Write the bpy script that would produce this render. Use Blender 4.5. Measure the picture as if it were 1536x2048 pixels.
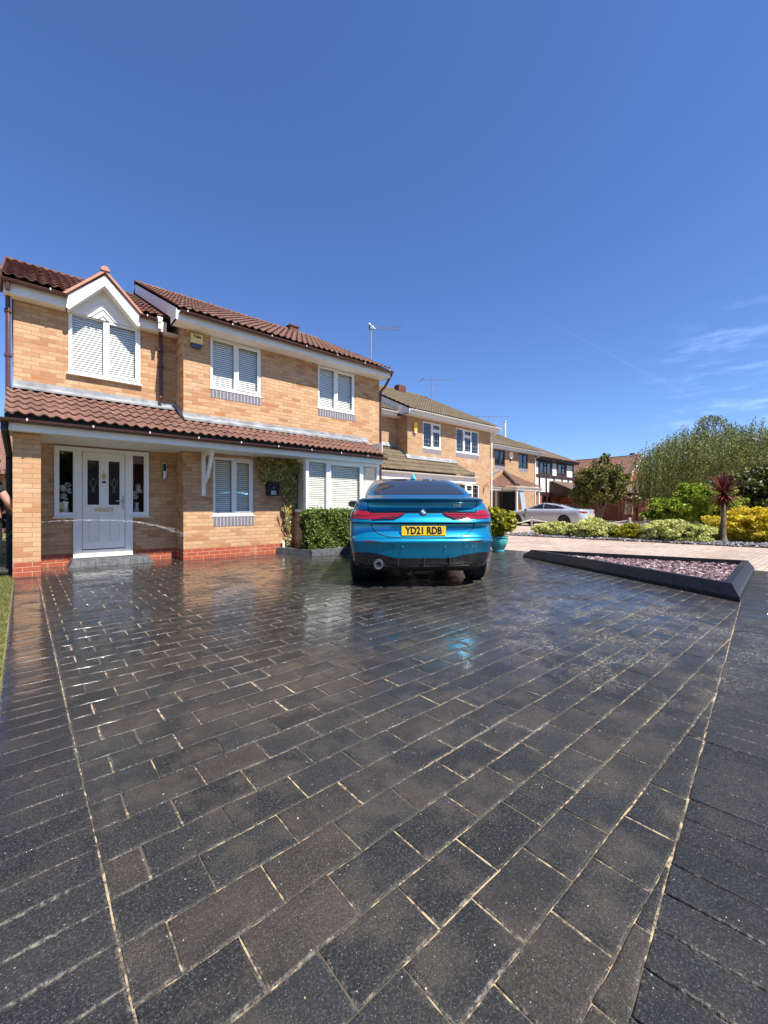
import bpy, bmesh, math, random
import numpy as np
from mathutils import Vector, Matrix
from mathutils.bvhtree import BVHTree

R = math.radians
for o in list(bpy.data.objects): bpy.data.objects.remove(o)
scene = bpy.context.scene
COL = scene.collection
random.seed(7); rng = np.random.default_rng(7)

# ---------------------------------------------------------------- camera
YAW = R(48.95); CH = 1.05
cam = bpy.data.objects.new('camera', bpy.data.cameras.new('camera')); COL.objects.link(cam)
cam.location = (0, 0, CH); cam.rotation_euler = (R(90), 0, YAW - R(90))
cam.data.sensor_fit = 'VERTICAL'; cam.data.sensor_height = 36
cam.data.lens = 830 / 2048 * 36; cam.data.shift_y = -8 / 2048
cam.data.clip_start = .02; cam.data.clip_end = 3000
scene.camera = cam
scene.view_settings.view_transform = 'Standard'; scene.view_settings.look = 'None'
scene.view_settings.exposure = 0.80; scene.view_settings.gamma = 1
# ---------------------------------------------------------------- sky and sun
SUN = Vector((.10, -.65, 1)).normalized()       # towards the sun
w = bpy.data.worlds.new('World'); scene.world = w; w.use_nodes = True
nt = w.node_tree; N = nt.nodes; L = nt.links
bg = N['Background']; bg.inputs[1].default_value = .087
sky = N.new('ShaderNodeTexSky'); sky.sky_type = 'NISHITA'; sky.sun_disc = False
sky.sun_elevation = math.asin(SUN.z); sky.sun_rotation = math.atan2(SUN.x, SUN.y)
sky.altitude = 0; sky.air_density = 1.0; sky.dust_density = .15; sky.ozone_density = 3.0
tc = N.new('ShaderNodeTexCoord')
# wisps of cirrus low on the right and a thin contrail
def wmath(op, a, b=None, c=None):
    n = N.new('ShaderNodeMath'); n.operation = op
    for i, v in enumerate((a, b, c)):
        if v is None: continue
        if isinstance(v, (int, float)): n.inputs[i].default_value = v
        else: L.new(v, n.inputs[i])
    return n.outputs[0]
def wdot(vec):
    n = N.new('ShaderNodeVectorMath'); n.operation = 'DOT_PRODUCT'
    L.new(tc.outputs['Generated'], n.inputs[0]); n.inputs[1].default_value = vec; return n.outputs['Value']
def pxdir(px, py):
    u = (px - 768) / 830; v = (1016 - py) / 830
    f = Vector((math.cos(YAW), math.sin(YAW), 0)); r = Vector((math.sin(YAW), -math.cos(YAW), 0))
    return (f + r * u + Vector((0, 0, v))).normalized()
def wramp(val, a, b):
    n = N.new('ShaderNodeMapRange'); n.interpolation_type = 'SMOOTHSTEP'; L.new(val, n.inputs['Value'])
    n.inputs['From Min'].default_value = a; n.inputs['From Max'].default_value = b; return n.outputs[0]
mp = N.new('ShaderNodeMapping'); L.new(tc.outputs['Generated'], mp.inputs[0]); mp.inputs['Scale'].default_value = (2.2, 5, 22)
mp.inputs['Rotation'].default_value = (R(12), R(8), 0)
nz = N.new('ShaderNodeTexNoise'); L.new(mp.outputs[0], nz.inputs['Vector']); nz.inputs['Scale'].default_value = 2.2
nz.inputs['Detail'].default_value = 7; nz.inputs['Roughness'].default_value = .6
cir = wmath('MULTIPLY', wramp(nz.outputs[0], .46, .78), wramp(wdot(pxdir(1530, 790)), .978, .999))
a_, b_ = pxdir(1130, 660), pxdir(1420, 815); pn = a_.cross(b_).normalized(); md = (a_ + b_).normalized()
con = wmath('MULTIPLY', wramp(wmath('ABSOLUTE', wdot(pn)), .0026, .0), wramp(wdot(md), md.dot(a_) - .02, 1))
con = wmath('MULTIPLY', con, .03)
fac = wmath('ADD', wmath('MULTIPLY', cir, .26), con)
mx = N.new('ShaderNodeMixRGB'); L.new(fac, mx.inputs[0]); L.new(sky.outputs[0], mx.inputs[1]); mx.inputs[2].default_value = (9.5, 10.5, 12, 1)
hs = N.new('ShaderNodeMixRGB'); hs.blend_type = 'MULTIPLY'; hs.inputs[0].default_value = 1; L.new(mx.outputs[0], hs.inputs[1]); hs.inputs[2].default_value = (.68, .86, 1.20, 1)   # the blue of the day
L.new(hs.outputs[0], bg.inputs[0])
sl = bpy.data.lights.new('sun', 'SUN'); sl.energy = 5.0; sl.angle = R(.55); sl.color = (1, .96, .90)
sun = bpy.data.objects.new('sun', sl); COL.objects.link(sun); sun.location = (0, 0, 30)
sun.rotation_euler = SUN.to_track_quat('Z', 'Y').to_euler()

# ---------------------------------------------------------------- helpers
class MB:
    """collects shapes, builds ONE mesh object"""
    def __init__(s): s.v = []; s.f = []; s.mi = []; s.cur = 0
    def add(s, vs, fs):
        n = len(s.v); s.v += [tuple(v) for v in vs]
        s.f += [tuple(i + n for i in f) for f in fs]; s.mi += [s.cur] * len(fs)
    def box(s, x0, x1, y0, y1, z0, z1):
        s.add([(x0,y0,z0),(x1,y0,z0),(x1,y1,z0),(x0,y1,z0),(x0,y0,z1),(x1,y0,z1),(x1,y1,z1),(x0,y1,z1)],
              [(0,3,2,1),(4,5,6,7),(0,1,5,4),(1,2,6,5),(2,3,7,6),(3,0,4,7)])
    def obox(s, M, sx, sy, sz):
        c = [M @ Vector((a*sx/2, b*sy/2, d*sz/2)) for d in (-1,1) for a, b in ((-1,-1),(1,-1),(1,1),(-1,1))]
        s.add(c, [(0,3,2,1),(4,5,6,7),(0,1,5,4),(1,2,6,5),(2,3,7,6),(3,0,4,7)])
    def prism(s, poly, d):
        """poly: list of 3D points, extruded by vector d"""
        n = len(poly); d = Vector(d); a = [Vector(p) for p in poly]; b = [p + d for p in a]
        s.add(a + b, [tuple(range(n))[::-1], tuple(range(n, 2*n))] + [(i, (i+1)%n, n+(i+1)%n, n+i) for i in range(n)])
    def tube(s, pts, r, n=8, cap=True):
        pts = [Vector(p) for p in pts]; rs = r if isinstance(r, (list, tuple)) else [r]*len(pts)
        vs = []; up = None
        for i, p in enumerate(pts):
            t = (pts[min(i+1, len(pts)-1)] - pts[max(i-1, 0)]).normalized()
            if up is None: up = t.orthogonal().normalized()
            up = (up - t * up.dot(t))
            up = up.normalized() if up.length > 1e-5 else t.orthogonal().normalized()
            sd = t.cross(up)
            for k in range(n):
                a = 2*math.pi*k/n; vs.append(p + (up*math.cos(a) + sd*math.sin(a))*rs[i])
        fs = [(i*n+k, i*n+(k+1)%n, (i+1)*n+(k+1)%n, (i+1)*n+k) for i in range(len(pts)-1) for k in range(n)]
        if cap: fs += [tuple(range(n))[::-1], tuple(range((len(pts)-1)*n, len(pts)*n))]
        s.add(vs, fs)
    def lathe(s, prof, c, n=20, ax='z'):
        vs = []
        for (r, h) in prof:
            for k in range(n):
                a = 2*math.pi*k/n
                p = (r*math.cos(a), r*math.sin(a), h) if ax == 'z' else ((h, r*math.cos(a), r*math.sin(a)) if ax == 'x' else (r*math.cos(a), h, r*math.sin(a)))
                vs.append((p[0]+c[0], p[1]+c[1], p[2]+c[2]))
        m = len(prof)
        fs = [(i*n+k, i*n+(k+1)%n, (i+1)*n+(k+1)%n, (i+1)*n+k) for i in range(m-1) for k in range(n)]
        fs += [tuple(range(n))[::-1], tuple(range((m-1)*n, m*n))]
        s.add(vs, fs)
    def build(s, name, mat, parent=None, smooth=False, local=False, bevel=0, fix=True):
        me = bpy.data.meshes.new(name)
        off = Vector((0,0,0))
        if parent is not None and not local: off = origin_of(parent)
        me.from_pydata([tuple(Vector(v) - off) for v in s.v] if off.length else s.v, [], s.f)
        for m in (mat if isinstance(mat, (list, tuple)) else [mat]): me.materials.append(m)
        if any(s.mi): me.polygons.foreach_set('material_index', s.mi)
        if fix:
            bm = bmesh.new(); bm.from_mesh(me); bmesh.ops.recalc_face_normals(bm, faces=bm.faces)
            if bevel: bmesh.ops.bevel(bm, geom=bm.edges[:], offset=bevel, segments=2, affect='EDGES', profile=.6)
            bm.to_mesh(me); bm.free()
        if smooth:
            me.polygons.foreach_set('use_smooth', [True]*len(me.polygons))
            if smooth != 'all': me.set_sharp_from_angle(angle=R(35))
        o = bpy.data.objects.new(name, me); COL.objects.link(o)
        if parent is not None: o.parent = parent
        return o
def origin_of(o):
    v = Vector((0,0,0))
    while o is not None: v = v + o.location; o = o.parent
    return v
def tag(o, label=None, cat=None, group=None, kind=None):
    if label: o['label'] = label
    if cat: o['category'] = cat
    if group: o['group'] = group
    if kind: o['kind'] = kind
    return o
def thing(name, loc, label, cat, group=None, rz=0, sc=1):
    o = bpy.data.objects.new(name, None); COL.objects.link(o); o.location = loc; o.rotation_euler.z = rz
    o.scale = (sc, sc, sc); o.empty_display_size = .2
    return tag(o, label, cat, group)
def np_mesh(name, verts, faces, mat, parent=None, smooth=False, local=False):
    """verts (N,3), faces (M,k) all the same size k"""
    verts = np.asarray(verts, dtype=np.float32)
    if parent is not None and not local: verts = verts - np.array(origin_of(parent), dtype=np.float32)
    faces = np.asarray(faces, dtype=np.int32); k = faces.shape[1]
    me = bpy.data.meshes.new(name); me.vertices.add(len(verts)); me.vertices.foreach_set('co', verts.ravel())
    me.loops.add(faces.size); me.loops.foreach_set('vertex_index', faces.ravel())
    me.polygons.add(len(faces)); me.polygons.foreach_set('loop_start', np.arange(0, faces.size, k, dtype=np.int32))
    me.update(calc_edges=True); me.validate()
    for m in (mat if isinstance(mat, (list, tuple)) else [mat]): me.materials.append(m)
    if smooth: me.polygons.foreach_set('use_smooth', [True]*len(me.polygons))
    o = bpy.data.objects.new(name, me); COL.objects.link(o)
    if parent is not None: o.parent = parent
    return o
def text_obj(name, s, size, mat, M, parent, depth=.002, bold=0, local=True, sx=1):
    cu = bpy.data.curves.new(name, 'FONT'); cu.body = s; cu.size = size; cu.extrude = depth; cu.offset = bold
    cu.align_x = 'CENTER'; cu.align_y = 'CENTER'; cu.resolution_u = 3
    t = bpy.data.objects.new(name, cu); COL.objects.link(t)
    bpy.context.view_layer.update()
    me = bpy.data.meshes.new_from_object(t.evaluated_get(bpy.context.evaluated_depsgraph_get()))
    bpy.data.objects.remove(t)
    me.transform(M @ Matrix.Diagonal((sx, 1, 1, 1)))
    if parent is not None and not local: me.transform(Matrix.Translation(-origin_of(parent)))
    me.materials.clear(); me.materials.append(mat); me.name = name
    o = bpy.data.objects.new(name, me); COL.objects.link(o); o.parent = parent
    return o

# ---------------------------------------------------------------- materials
def newmat(name):
    m = bpy.data.materials.new(name); m.use_nodes = True
    return m, m.node_tree.nodes, m.node_tree.links, m.node_tree.nodes['Principled BSDF']
class G:
    """small node graph helper"""
    def __init__(s, name): s.m, s.n, s.l, s.p = newmat(name)
    def node(s, t, **kw):
        n = s.n.new(t)
        for k, v in kw.items(): setattr(n, k, v)
        return n
    def put(s, sock, v):
        if hasattr(v, 'is_output'): s.l.new(v, sock)
        elif isinstance(v, (tuple, list)) and len(v) == 3 and sock.type == 'RGBA': sock.default_value = (*v, 1)
        else: sock.default_value = v
    def math(s, op, a, b=None, c=None):
        n = s.node('ShaderNodeMath', operation=op)
        for i, v in enumerate((a, b, c)):
            if v is not None: s.put(n.inputs[i], v)
        return n.outputs[0]
    def mix(s, f, a, b, mode='MIX'):
        n = s.node('ShaderNodeMixRGB', blend_type=mode); s.put(n.inputs[0], f); s.put(n.inputs[1], a); s.put(n.inputs[2], b); return n.outputs[0]
    def noise(s, scale, detail=4, rough=.55, vec=None, out=0, dist=0):
        n = s.node('ShaderNodeTexNoise'); s.put(n.inputs['Scale'], scale); s.put(n.inputs['Detail'], detail); s.put(n.inputs['Roughness'], rough); s.put(n.inputs['Distortion'], dist)
        s.l.new(vec if vec is not None else s.pos(), n.inputs['Vector']); return n.outputs[out]
    def pos(s):
        if not hasattr(s, '_g'): s._g = s.node('ShaderNodeNewGeometry')
        return s._g.outputs['Position']
    def rand(s): s.pos(); return s._g.outputs['Random Per Island']
    def nrm(s): s.pos(); return s._g.outputs['Normal']
    def sep(s, v):
        n = s.node('ShaderNodeSeparateXYZ'); s.l.new(v, n.inputs[0]); return n.outputs
    def comb(s, x, y, z=0):
        n = s.node('ShaderNodeCombineXYZ')
        for i, v in enumerate((x, y, z)): s.put(n.inputs[i], v)
        return n.outputs[0]
    def ramp(s, f, stops, interp='LINEAR'):
        n = s.node('ShaderNodeValToRGB'); n.color_ramp.interpolation = interp
        e = n.color_ramp.elements
        while len(e) < len(stops): e.new(.5)
        for i, (p, c) in enumerate(stops): e[i].position = p; e[i].color = (*c, 1)
        s.l.new(f, n.inputs[0]); return n.outputs[0]
    def mr(s, v, a, b, c=0, d=1, smooth=True):
        n = s.node('ShaderNodeMapRange'); n.interpolation_type = 'SMOOTHSTEP' if smooth else 'LINEAR'
        s.put(n.inputs['Value'], v); n.inputs['From Min'].default_value = a; n.inputs['From Max'].default_value = b
        n.inputs['To Min'].default_value = c; n.inputs['To Max'].default_value = d; return n.outputs[0]
    def mapping(s, scale=(1,1,1), rot=(0,0,0), loc=(0,0,0), vec=None):
        n = s.node('ShaderNodeMapping'); s.l.new(vec if vec is not None else s.pos(), n.inputs[0])
        n.inputs['Scale'].default_value = scale; n.inputs['Rotation'].default_value = rot; n.inputs['Location'].default_value = loc
        return n.outputs[0]
    def bump(s, h, strength=.5, dist=.01):
        n = s.node('ShaderNodeBump'); s.put(n.inputs['Strength'], strength); n.inputs['Distance'].default_value = dist
        s.l.new(h, n.inputs['Height']); s.l.new(n.outputs[0], s.p.inputs['Normal']); return n
    def set(s, **kw):
        names = dict(color='Base Color', rough='Roughness', metal='Metallic', spec='Specular IOR Level', coat='Coat Weight', coatr='Coat Roughness', trans='Transmission Weight')
        for k, v in kw.items(): s.put(s.p.inputs[names[k]], v)
        return s
def simple(name, color, rough=.5, metal=0, coat=0, var=.12, scale=6, bump=0, spec=.5):
    g = G(name); n = g.noise(scale, 5)
    c = g.mix(g.mr(n, .3, .7), tuple(x*(1-var) for x in color), tuple(min(1, x*(1+var)) for x in color))
    g.set(color=c, rough=g.mr(g.noise(scale*3, 3), .2, .8, max(0, rough-.06), min(1, rough+.08)), metal=metal, coat=coat, spec=spec)
    if bump: g.bump(g.noise(scale*14, 5), bump, .01)
    return g.m
def brick(name, c1, c2, c3, mortar, plinth=None, mortar_w=.006, w=.225, h=.075, grime=.25, off=.5, zoff=0.0):
    c1, c2, c3, mortar = [tuple(x*.86 for x in c) for c in (c1, c2, c3, mortar)]
    if plinth: plinth = (plinth[0], *[tuple(x*.86 for x in c) for c in plinth[1:]])
    g = G(name); P = g.sep(g.pos()); Nn = g.sep(g.nrm())
    side = g.math('GREATER_THAN', g.math('ABSOLUTE', Nn[0]), .6)
    u = g.math('ADD', g.math('MULTIPLY', P[1], side), g.math('MULTIPLY', P[0], g.math('SUBTRACT', 1, side)))
    vec = g.comb(u, g.math('ADD', P[2], zoff), 0)
    b = g.node('ShaderNodeTexBrick', offset=off); g.l.new(vec, b.inputs['Vector'])
    b.inputs['Scale'].default_value = 1; b.inputs['Brick Width'].default_value = w; b.inputs['Row Height'].default_value = h
    b.inputs['Mortar Size'].default_value = mortar_w; b.inputs['Mortar Smooth'].default_value = .3; b.inputs['Bias'].default_value = 0
    g.put(b.inputs['Color1'], (0,0,0)); g.put(b.inputs['Color2'], (1,1,1)); g.put(b.inputs['Mortar'], (.5,.5,.5))
    cr = g.ramp(b.outputs['Color'], [(0, c1), (.35, c2), (.62, tuple((a+d)/2 for a, d in zip(c1, c2))), (1, c3)])
    streak = g.noise(1, 6, .65, g.mapping((9, 9, 40)))
    cr = g.mix(g.mr(streak, .45, .72, 0, .5), cr, c3)
    fine = g.noise(60, 4); cr = g.mix(g.mr(fine, .3, .8, 0, .28), cr, tuple(x*.55 for x in c2))
    if plinth:
        pl = g.math('LESS_THAN', P[2], plinth[0])
        r2 = g.mix(g.mr(fine, .3, .7), plinth[1], plinth[2]); cr = g.mix(pl, cr, r2)
        mortar_c = g.mix(pl, mortar, tuple(min(1, x) for x in plinth[3]))
    else: mortar_c = mortar
    cr = g.mix(b.outputs['Fac'], cr, mortar_c)
    big = g.noise(.9, 5, .6); cr = g.mix(g.mr(big, .45, .75, 0, grime), cr, tuple(x*.45 for x in c2))
    run = g.noise(1, 5, .6, g.mapping((5, 5, .7))); cr = g.mix(g.mr(run, .52, .72, 0, .28), cr, (.34,.25,.17)); pale = g.noise(1.7, 6, .65, g.mapping(loc=(9,4,2))); cr = g.mix(g.mr(pale, .56, .74, 0, .32), cr, (.74,.60,.44))
    g.set(color=cr, rough=.88, spec=.25)
    hgt = g.math('ADD', g.math('MULTIPLY', g.math('SUBTRACT', 1, b.outputs['Fac']), 1), g.math('MULTIPLY', fine, .35))
    g.bump(hgt, .55, .006)
    return g.m
M = {}
M['brick'] = brick('buff_brick', (.62,.345,.17), (.75,.47,.255), (.50,.21,.088), (.42,.28,.175), (.218, (.40,.075,.035), (.50,.11,.05), (.58,.36,.25)))
M['brick2'] = brick('buff_brick_pale', (.55,.33,.17), (.64,.42,.235), (.50,.25,.11), (.44,.34,.24))
M['brick_red'] = brick('red_brick', (.42,.11,.055), (.48,.15,.075), (.32,.075,.045), (.35,.25,.2))
M['brick_orange'] = brick('orange_brick', (.62,.24,.12), (.68,.30,.16), (.5,.16,.08), (.5,.35,.25))
M['brick_wall'] = brick('garden_brick', (.26,.07,.045), (.32,.10,.06), (.2,.055,.045), (.3,.2,.16))
g = G('sill_brick'); P_ = g.sep(g.pos())
fr = g.math('FRACT', g.math('DIVIDE', P_[0], .075)); ln = g.math('LESS_THAN', fr, .17)
g.set(color=g.mix(ln, g.mix(g.noise(8), (.13,.12,.15), (.22,.20,.225)), (.52,.46,.40)), rough=.7); M['sill_brick'] = g.m
def tile_mat(name, a, b, c, lichen=0):
    a, b, c = [tuple(x*.97 for x in q) for q in (a, b, c)]
    g = G(name); n = g.noise(3, 6, .6); f = g.noise(45, 5, .7)
    cr = g.mix(g.mr(n, .35, .65), a, b); cr = g.mix(g.mr(f, .35, .75, 0, .7), cr, c)
    if lichen:
        l = g.noise(15, 8, .75); cr = g.mix(g.mr(l, .60, .66, 0, lichen), cr, (.42,.40,.33))
    g.set(color=cr, rough=.85, spec=.25); g.bump(f, .5, .006); return g.m
M['tile_red'] = tile_mat('brown_red_roof_tile', (.17,.085,.058), (.25,.13,.092), (.10,.05,.038), .8)
M['tile_dark'] = tile_mat('mossy_roof_tile', (.14,.058,.04), (.19,.082,.058), (.045,.026,.02), .6)
M['tile_brown'] = tile_mat('olive_brown_roof_tile', (.15,.115,.07), (.21,.16,.10), (.09,.065,.045), .8)
M['tile_plain'] = tile_mat('plain_brown_roof_tile', (.17,.12,.085), (.21,.15,.11), (.12,.08,.06), .2)
M['tile_new'] = tile_mat('salmon_dry_verge', (.55,.27,.19), (.60,.31,.22), (.45,.20,.14))
M['upvc'] = simple('white_upvc', (.84,.815,.755), .3, var=.02)
M['fascia'] = simple('white_fascia', (.81,.785,.73), .38, var=.05, scale=3)
M['brownpvc'] = simple('brown_gutter_plastic', (.10,.038,.03), .35, var=.15)
M['blackpvc'] = simple('black_plastic', (.02,.02,.022), .4)
M['lead'] = simple('lead_flashing', (.26,.265,.265), .6, var=.3, scale=5)
M['greywin'] = simple('anthracite_frame', (.035,.042,.048), .35)
M['brownwin'] = simple('brown_timber', (.045,.018,.014), .5)
M['render'] = simple('cream_render', (.78,.75,.66), .8, var=.06)
M['blind'] = simple('cream_blind', (.78,.77,.69), .5, var=.02)
M['interior'] = simple('dark_room', (.03,.032,.035), .9)
M['steel'] = simple('brushed_steel', (.55,.55,.56), .3, 1)
M['alu'] = simple('aerial_aluminium', (.28,.29,.31), .5, .5)
M['brass'] = simple('brass', (.7,.45,.15), .3, 1)
M['chrome'] = simple('chrome', (.85,.85,.87), .08, 1, var=.01)
M['black'] = simple('gloss_black', (.012,.012,.013), .12, coat=1)
M['mattblack'] = simple('matt_black', (.014,.014,.015), .7)
M['white'] = simple('white_paint', (.8,.8,.8), .4, var=.02)
M['whitegrey'] = simple('weathered_white', (.72,.70,.67), .6)
M['yellowbox'] = simple('cream_alarm_box', (.85,.62,.20), .35, var=.03)
M['orange'] = simple('orange_door', (.72,.30,.05), .4, var=.05)
M['kerb'] = simple('charcoal_kerb', (.032,.033,.036), .42, var=.35, scale=14, bump=.4)
M['kerb_dry'] = simple('dry_charcoal_block', (.085,.088,.093), .75, var=.3, scale=14, bump=.4)
M['wood'] = simple('weathered_post', (.30,.26,.21), .8, var=.3, bump=.4)
M['rope'] = simple('pale_rope', (.6,.55,.47), .9)
M['rubber'] = simple('tyre_rubber', (.017,.017,.018), .75, var=.3)
g = G('window_glass')
for n_ in list(g.n):
    if n_.type == 'BSDF_PRINCIPLED': g.n.remove(n_)
lw = g.node('ShaderNodeLayerWeight'); lw.inputs[0].default_value = .5; fres = g.math('ADD', .045, g.math('MULTIPLY', g.math('POWER', lw.outputs['Facing'], 4), .9))
tr = g.node('ShaderNodeBsdfTransparent'); tr.inputs[0].default_value = (.98,.98,.96,1)
gl = g.node('ShaderNodeBsdfGlossy'); gl.inputs['Roughness'].default_value = .01; gl.inputs['Color'].default_value = (1,1,1,1)
ms = g.node('ShaderNodeMixShader'); g.l.new(fres, ms.inputs[0]); g.l.new(tr.outputs[0], ms.inputs[1]); g.l.new(gl.outputs[0], ms.inputs[2])
g.l.new(ms.outputs[0], g.n['Material Output'].inputs[0]); M['glass'] = g.m
g = G('dark_tinted_glass'); g.set(color=(.022,.025,.030), rough=.03, spec=.9); M['darkglass'] = g.m
def leaf_mat(name, stops, trans=.35, rough=.5):
    stops = [(p, tuple(x*.86 for x in q)) for p, q in stops]
    g = G(name); c = g.ramp(g.rand(), stops)
    g.set(color=c, rough=rough, spec=.35)
    t = g.node('ShaderNodeBsdfTranslucent'); g.l.new(c, t.inputs[0]); m = g.node('ShaderNodeMixShader'); m.inputs[0].default_value = trans
    g.l.new(g.p.outputs[0], m.inputs[1]); g.l.new(t.outputs[0], m.inputs[2]); g.l.new(m.outputs[0], g.n['Material Output'].inputs[0])
    return g.m
M['leaf_hedge'] = leaf_mat('hedge_leaf', [(0,(.05,.09,.015)), (.5,(.14,.21,.035)), (1,(.42,.48,.12))])
M['leaf_birch'] = leaf_mat('birch_leaf', [(0,(.06,.075,.015)), (.5,(.20,.225,.05)), (1,(.46,.45,.15))])
M['leaf_lime'] = leaf_mat('lime_leaf', [(0,(.10,.17,.015)), (.5,(.28,.38,.025)), (1,(.50,.56,.05))])
M['leaf_dark'] = leaf_mat('dark_conifer_leaf', [(0,(.035,.045,.010)), (.6,(.085,.095,.018)), (1,(.22,.19,.03))], .15)
M['leaf_olive'] = leaf_mat('olive_leaf', [(0,(.05,.065,.012)), (.5,(.13,.13,.02)), (1,(.30,.26,.03))], .2)
M['leaf_gold'] = leaf_mat('golden_leaf', [(0,(.55,.42,.02)), (.4,(.86,.68,.03)), (1,(.95,.80,.12))])
M['leaf_pale'] = leaf_mat('pale_variegated_leaf', [(0,(.16,.22,.04)), (.4,(.68,.72,.20)), (1,(.95,.92,.42))])
M['leaf_mid'] = leaf_mat('mid_gold_leaf', [(0,(.10,.13,.015)), (.5,(.36,.36,.02)), (1,(.60,.52,.03))])
M['leaf_small'] = leaf_mat('small_tree_leaf', [(0,(.07,.085,.02)), (.5,(.18,.20,.04)), (.85,(.33,.30,.07)), (1,(.40,.25,.13))])
M['leaf_ivy'] = leaf_mat('variegated_ivy_leaf', [(0,(.08,.08,.015)), (.3,(.46,.38,.07)), (1,(.95,.80,.36))])
M['leaf_red'] = leaf_mat('burgundy_blade', [(0,(.07,.015,.014)), (.6,(.16,.032,.026)), (1,(.36,.12,.09))], .2)
M['grass'] = leaf_mat('grass_blade', [(0,(.07,.11,.015)), (.5,(.16,.20,.03)), (1,(.42,.33,.13))])
M['bark'] = simple('brown_bark', (.16,.115,.08), .9, var=.4, scale=12, bump=.7)
M['bark_white'] = simple('white_birch_bark', (.44,.41,.37), .8, var=.25, scale=9)
M['skin'] = simple('skin', (.50,.25,.17), .5, var=.06)
M['tee'] = simple('black_tshirt_cloth', (.012,.012,.014), .9, bump=.3)
M['jeans'] = simple('dark_trouser_cloth', (.015,.016,.02), .9, bump=.3)
M['hair'] = simple('dark_brown_hair', (.04,.025,.015), .6, bump=.6)
M['turq'] = simple('turquoise_glaze', (.05,.33,.33), .25, coat=.8, var=.25, scale=14)
# ================================================================ ground
def sheet(name, poly, z, mat, thick=.3):
    mb = MB(); n = len(poly)
    mb.add([(x, y, z) for x, y in poly], [tuple(range(n))]); o = mb.build(name, mat); return tag(o, kind='structure')
g = G('dry_grass_ground'); n1 = g.noise(1.5, 6); n2 = g.noise(40, 4)
g.set(color=g.mix(g.mr(n1, .35, .65), g.mix(n2, (.05,.08,.015), (.11,.14,.03)), g.mix(n2, (.22,.17,.07), (.38,.28,.13))), rough=.95, spec=.1); M['ground'] = g.m
sheet('ground', [(-900,-900),(900,-900),(900,900),(-900,900)], -.03, M['ground'])
# neighbouring tan block drive and pavement
g = G('tan_block_paving'); v = g.mapping(rot=(0,0,R(0)))
b = g.node('ShaderNodeTexBrick', offset=.5); g.l.new(v, b.inputs['Vector'])
for k, x in (('Scale',1),('Brick Width',.2),('Row Height',.1),('Mortar Size',.006),('Mortar Smooth',.2),('Bias',0)): b.inputs[k].default_value = x
g.put(b.inputs['Color1'], (.38,.28,.215)); g.put(b.inputs['Color2'], (.50,.40,.32)); g.put(b.inputs['Mortar'], (.20,.145,.11))
st = g.noise(.8, 6, .6); fine = g.noise(50, 4)
c = g.mix(g.mr(st, .42, .7, 0, .6), b.outputs['Color'], (.24,.17,.13)); c = g.mix(g.mr(fine, .4, .8, 0, .3), c, (.6,.5,.42))
g.set(color=c, rough=.85, spec=.2); g.bump(g.math('SUBTRACT', fine, b.outputs['Fac']), .6, .006); M['tanpave'] = g.m
sheet('pavement', [(9.2,-14),(40,-14),(40,14.6),(9.2,14.6)], -.012, M['tanpave'])
M['asphalt'] = simple('asphalt', (.07,.07,.072), .9, var=.3, scale=20, bump=.5)
sheet('road', [(-60,-30),(120,-30),(120,-14),(-60,-14)], -.02, M['asphalt'])
M['lawn'] = simple('lawn_soil', (.16,.15,.05), .95, var=.4, scale=10)
sheet('lawn', [(-5,-2),(-.098,-2),(-.098,8.3),(-.098,9.6),(-5,9.6)], -.008, M['lawn'])
M['side_path'] = simple('concrete_path', (.22,.21,.19), .9, var=.2)
# sand bed under the blocks
g = G('joint_sand'); n1 = g.noise(26, 6, .7); n2 = g.noise(2.2, 3); n3 = g.noise(300, 3)
f = g.mr(g.math('ADD', n1, g.math('MULTIPLY', g.math('SUBTRACT', n2, .5), .6)), .47, .60)
sand = g.mix(n3, (.33,.24,.125), (.56,.44,.28))
g.set(color=g.mix(f, (.10,.085,.065), sand), rough=.95, spec=.1); g.bump(n3, .8, .003); M['sand'] = g.m

# ---- block paving, every block a real chamfered stone
RA = math.atan(.1108)                                   # the right edging runs 6.3 degrees off the house
RO = Vector((0, .2088))                                 # a point on its inner line
rd = Vector((math.cos(RA), math.sin(RA))); rn = Vector((-math.sin(RA), math.cos(RA)))
def clip(poly, p, n):
    """keep the side n points to"""
    out = []
    for i in range(len(poly)):
        a, b = poly[i], poly[(i+1) % len(poly)]; da = (a-p).dot(n); db = (b-p).dot(n)
        if da >= 0: out.append(a)
        if (da >= 0) != (db >= 0): out.append(a + (b-a)*(da/(da-db)))
    return out
def inset(poly, d):
    n = len(poly); out = []
    for i in range(n):
        a, b, c = poly[i-1], poly[i], poly[(i+1) % n]
        e1 = (b-a); e2 = (c-b)
        if e1.length < 1e-6 or e2.length < 1e-6: out.append(b.copy()); continue
        e1.normalize(); e2.normalize(); n1 = Vector((-e1.y, e1.x)); n2 = Vector((-e2.y, e2.x))
        k = n1 + n2; den = 1 + n1.dot(n2)
        out.append(b + k*(d/max(den, .25)))
    return out
def area(p): return .5*sum(p[i].x*p[(i+1)%len(p)].y - p[(i+1)%len(p)].x*p[i].y for i in range(len(p)))
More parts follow.
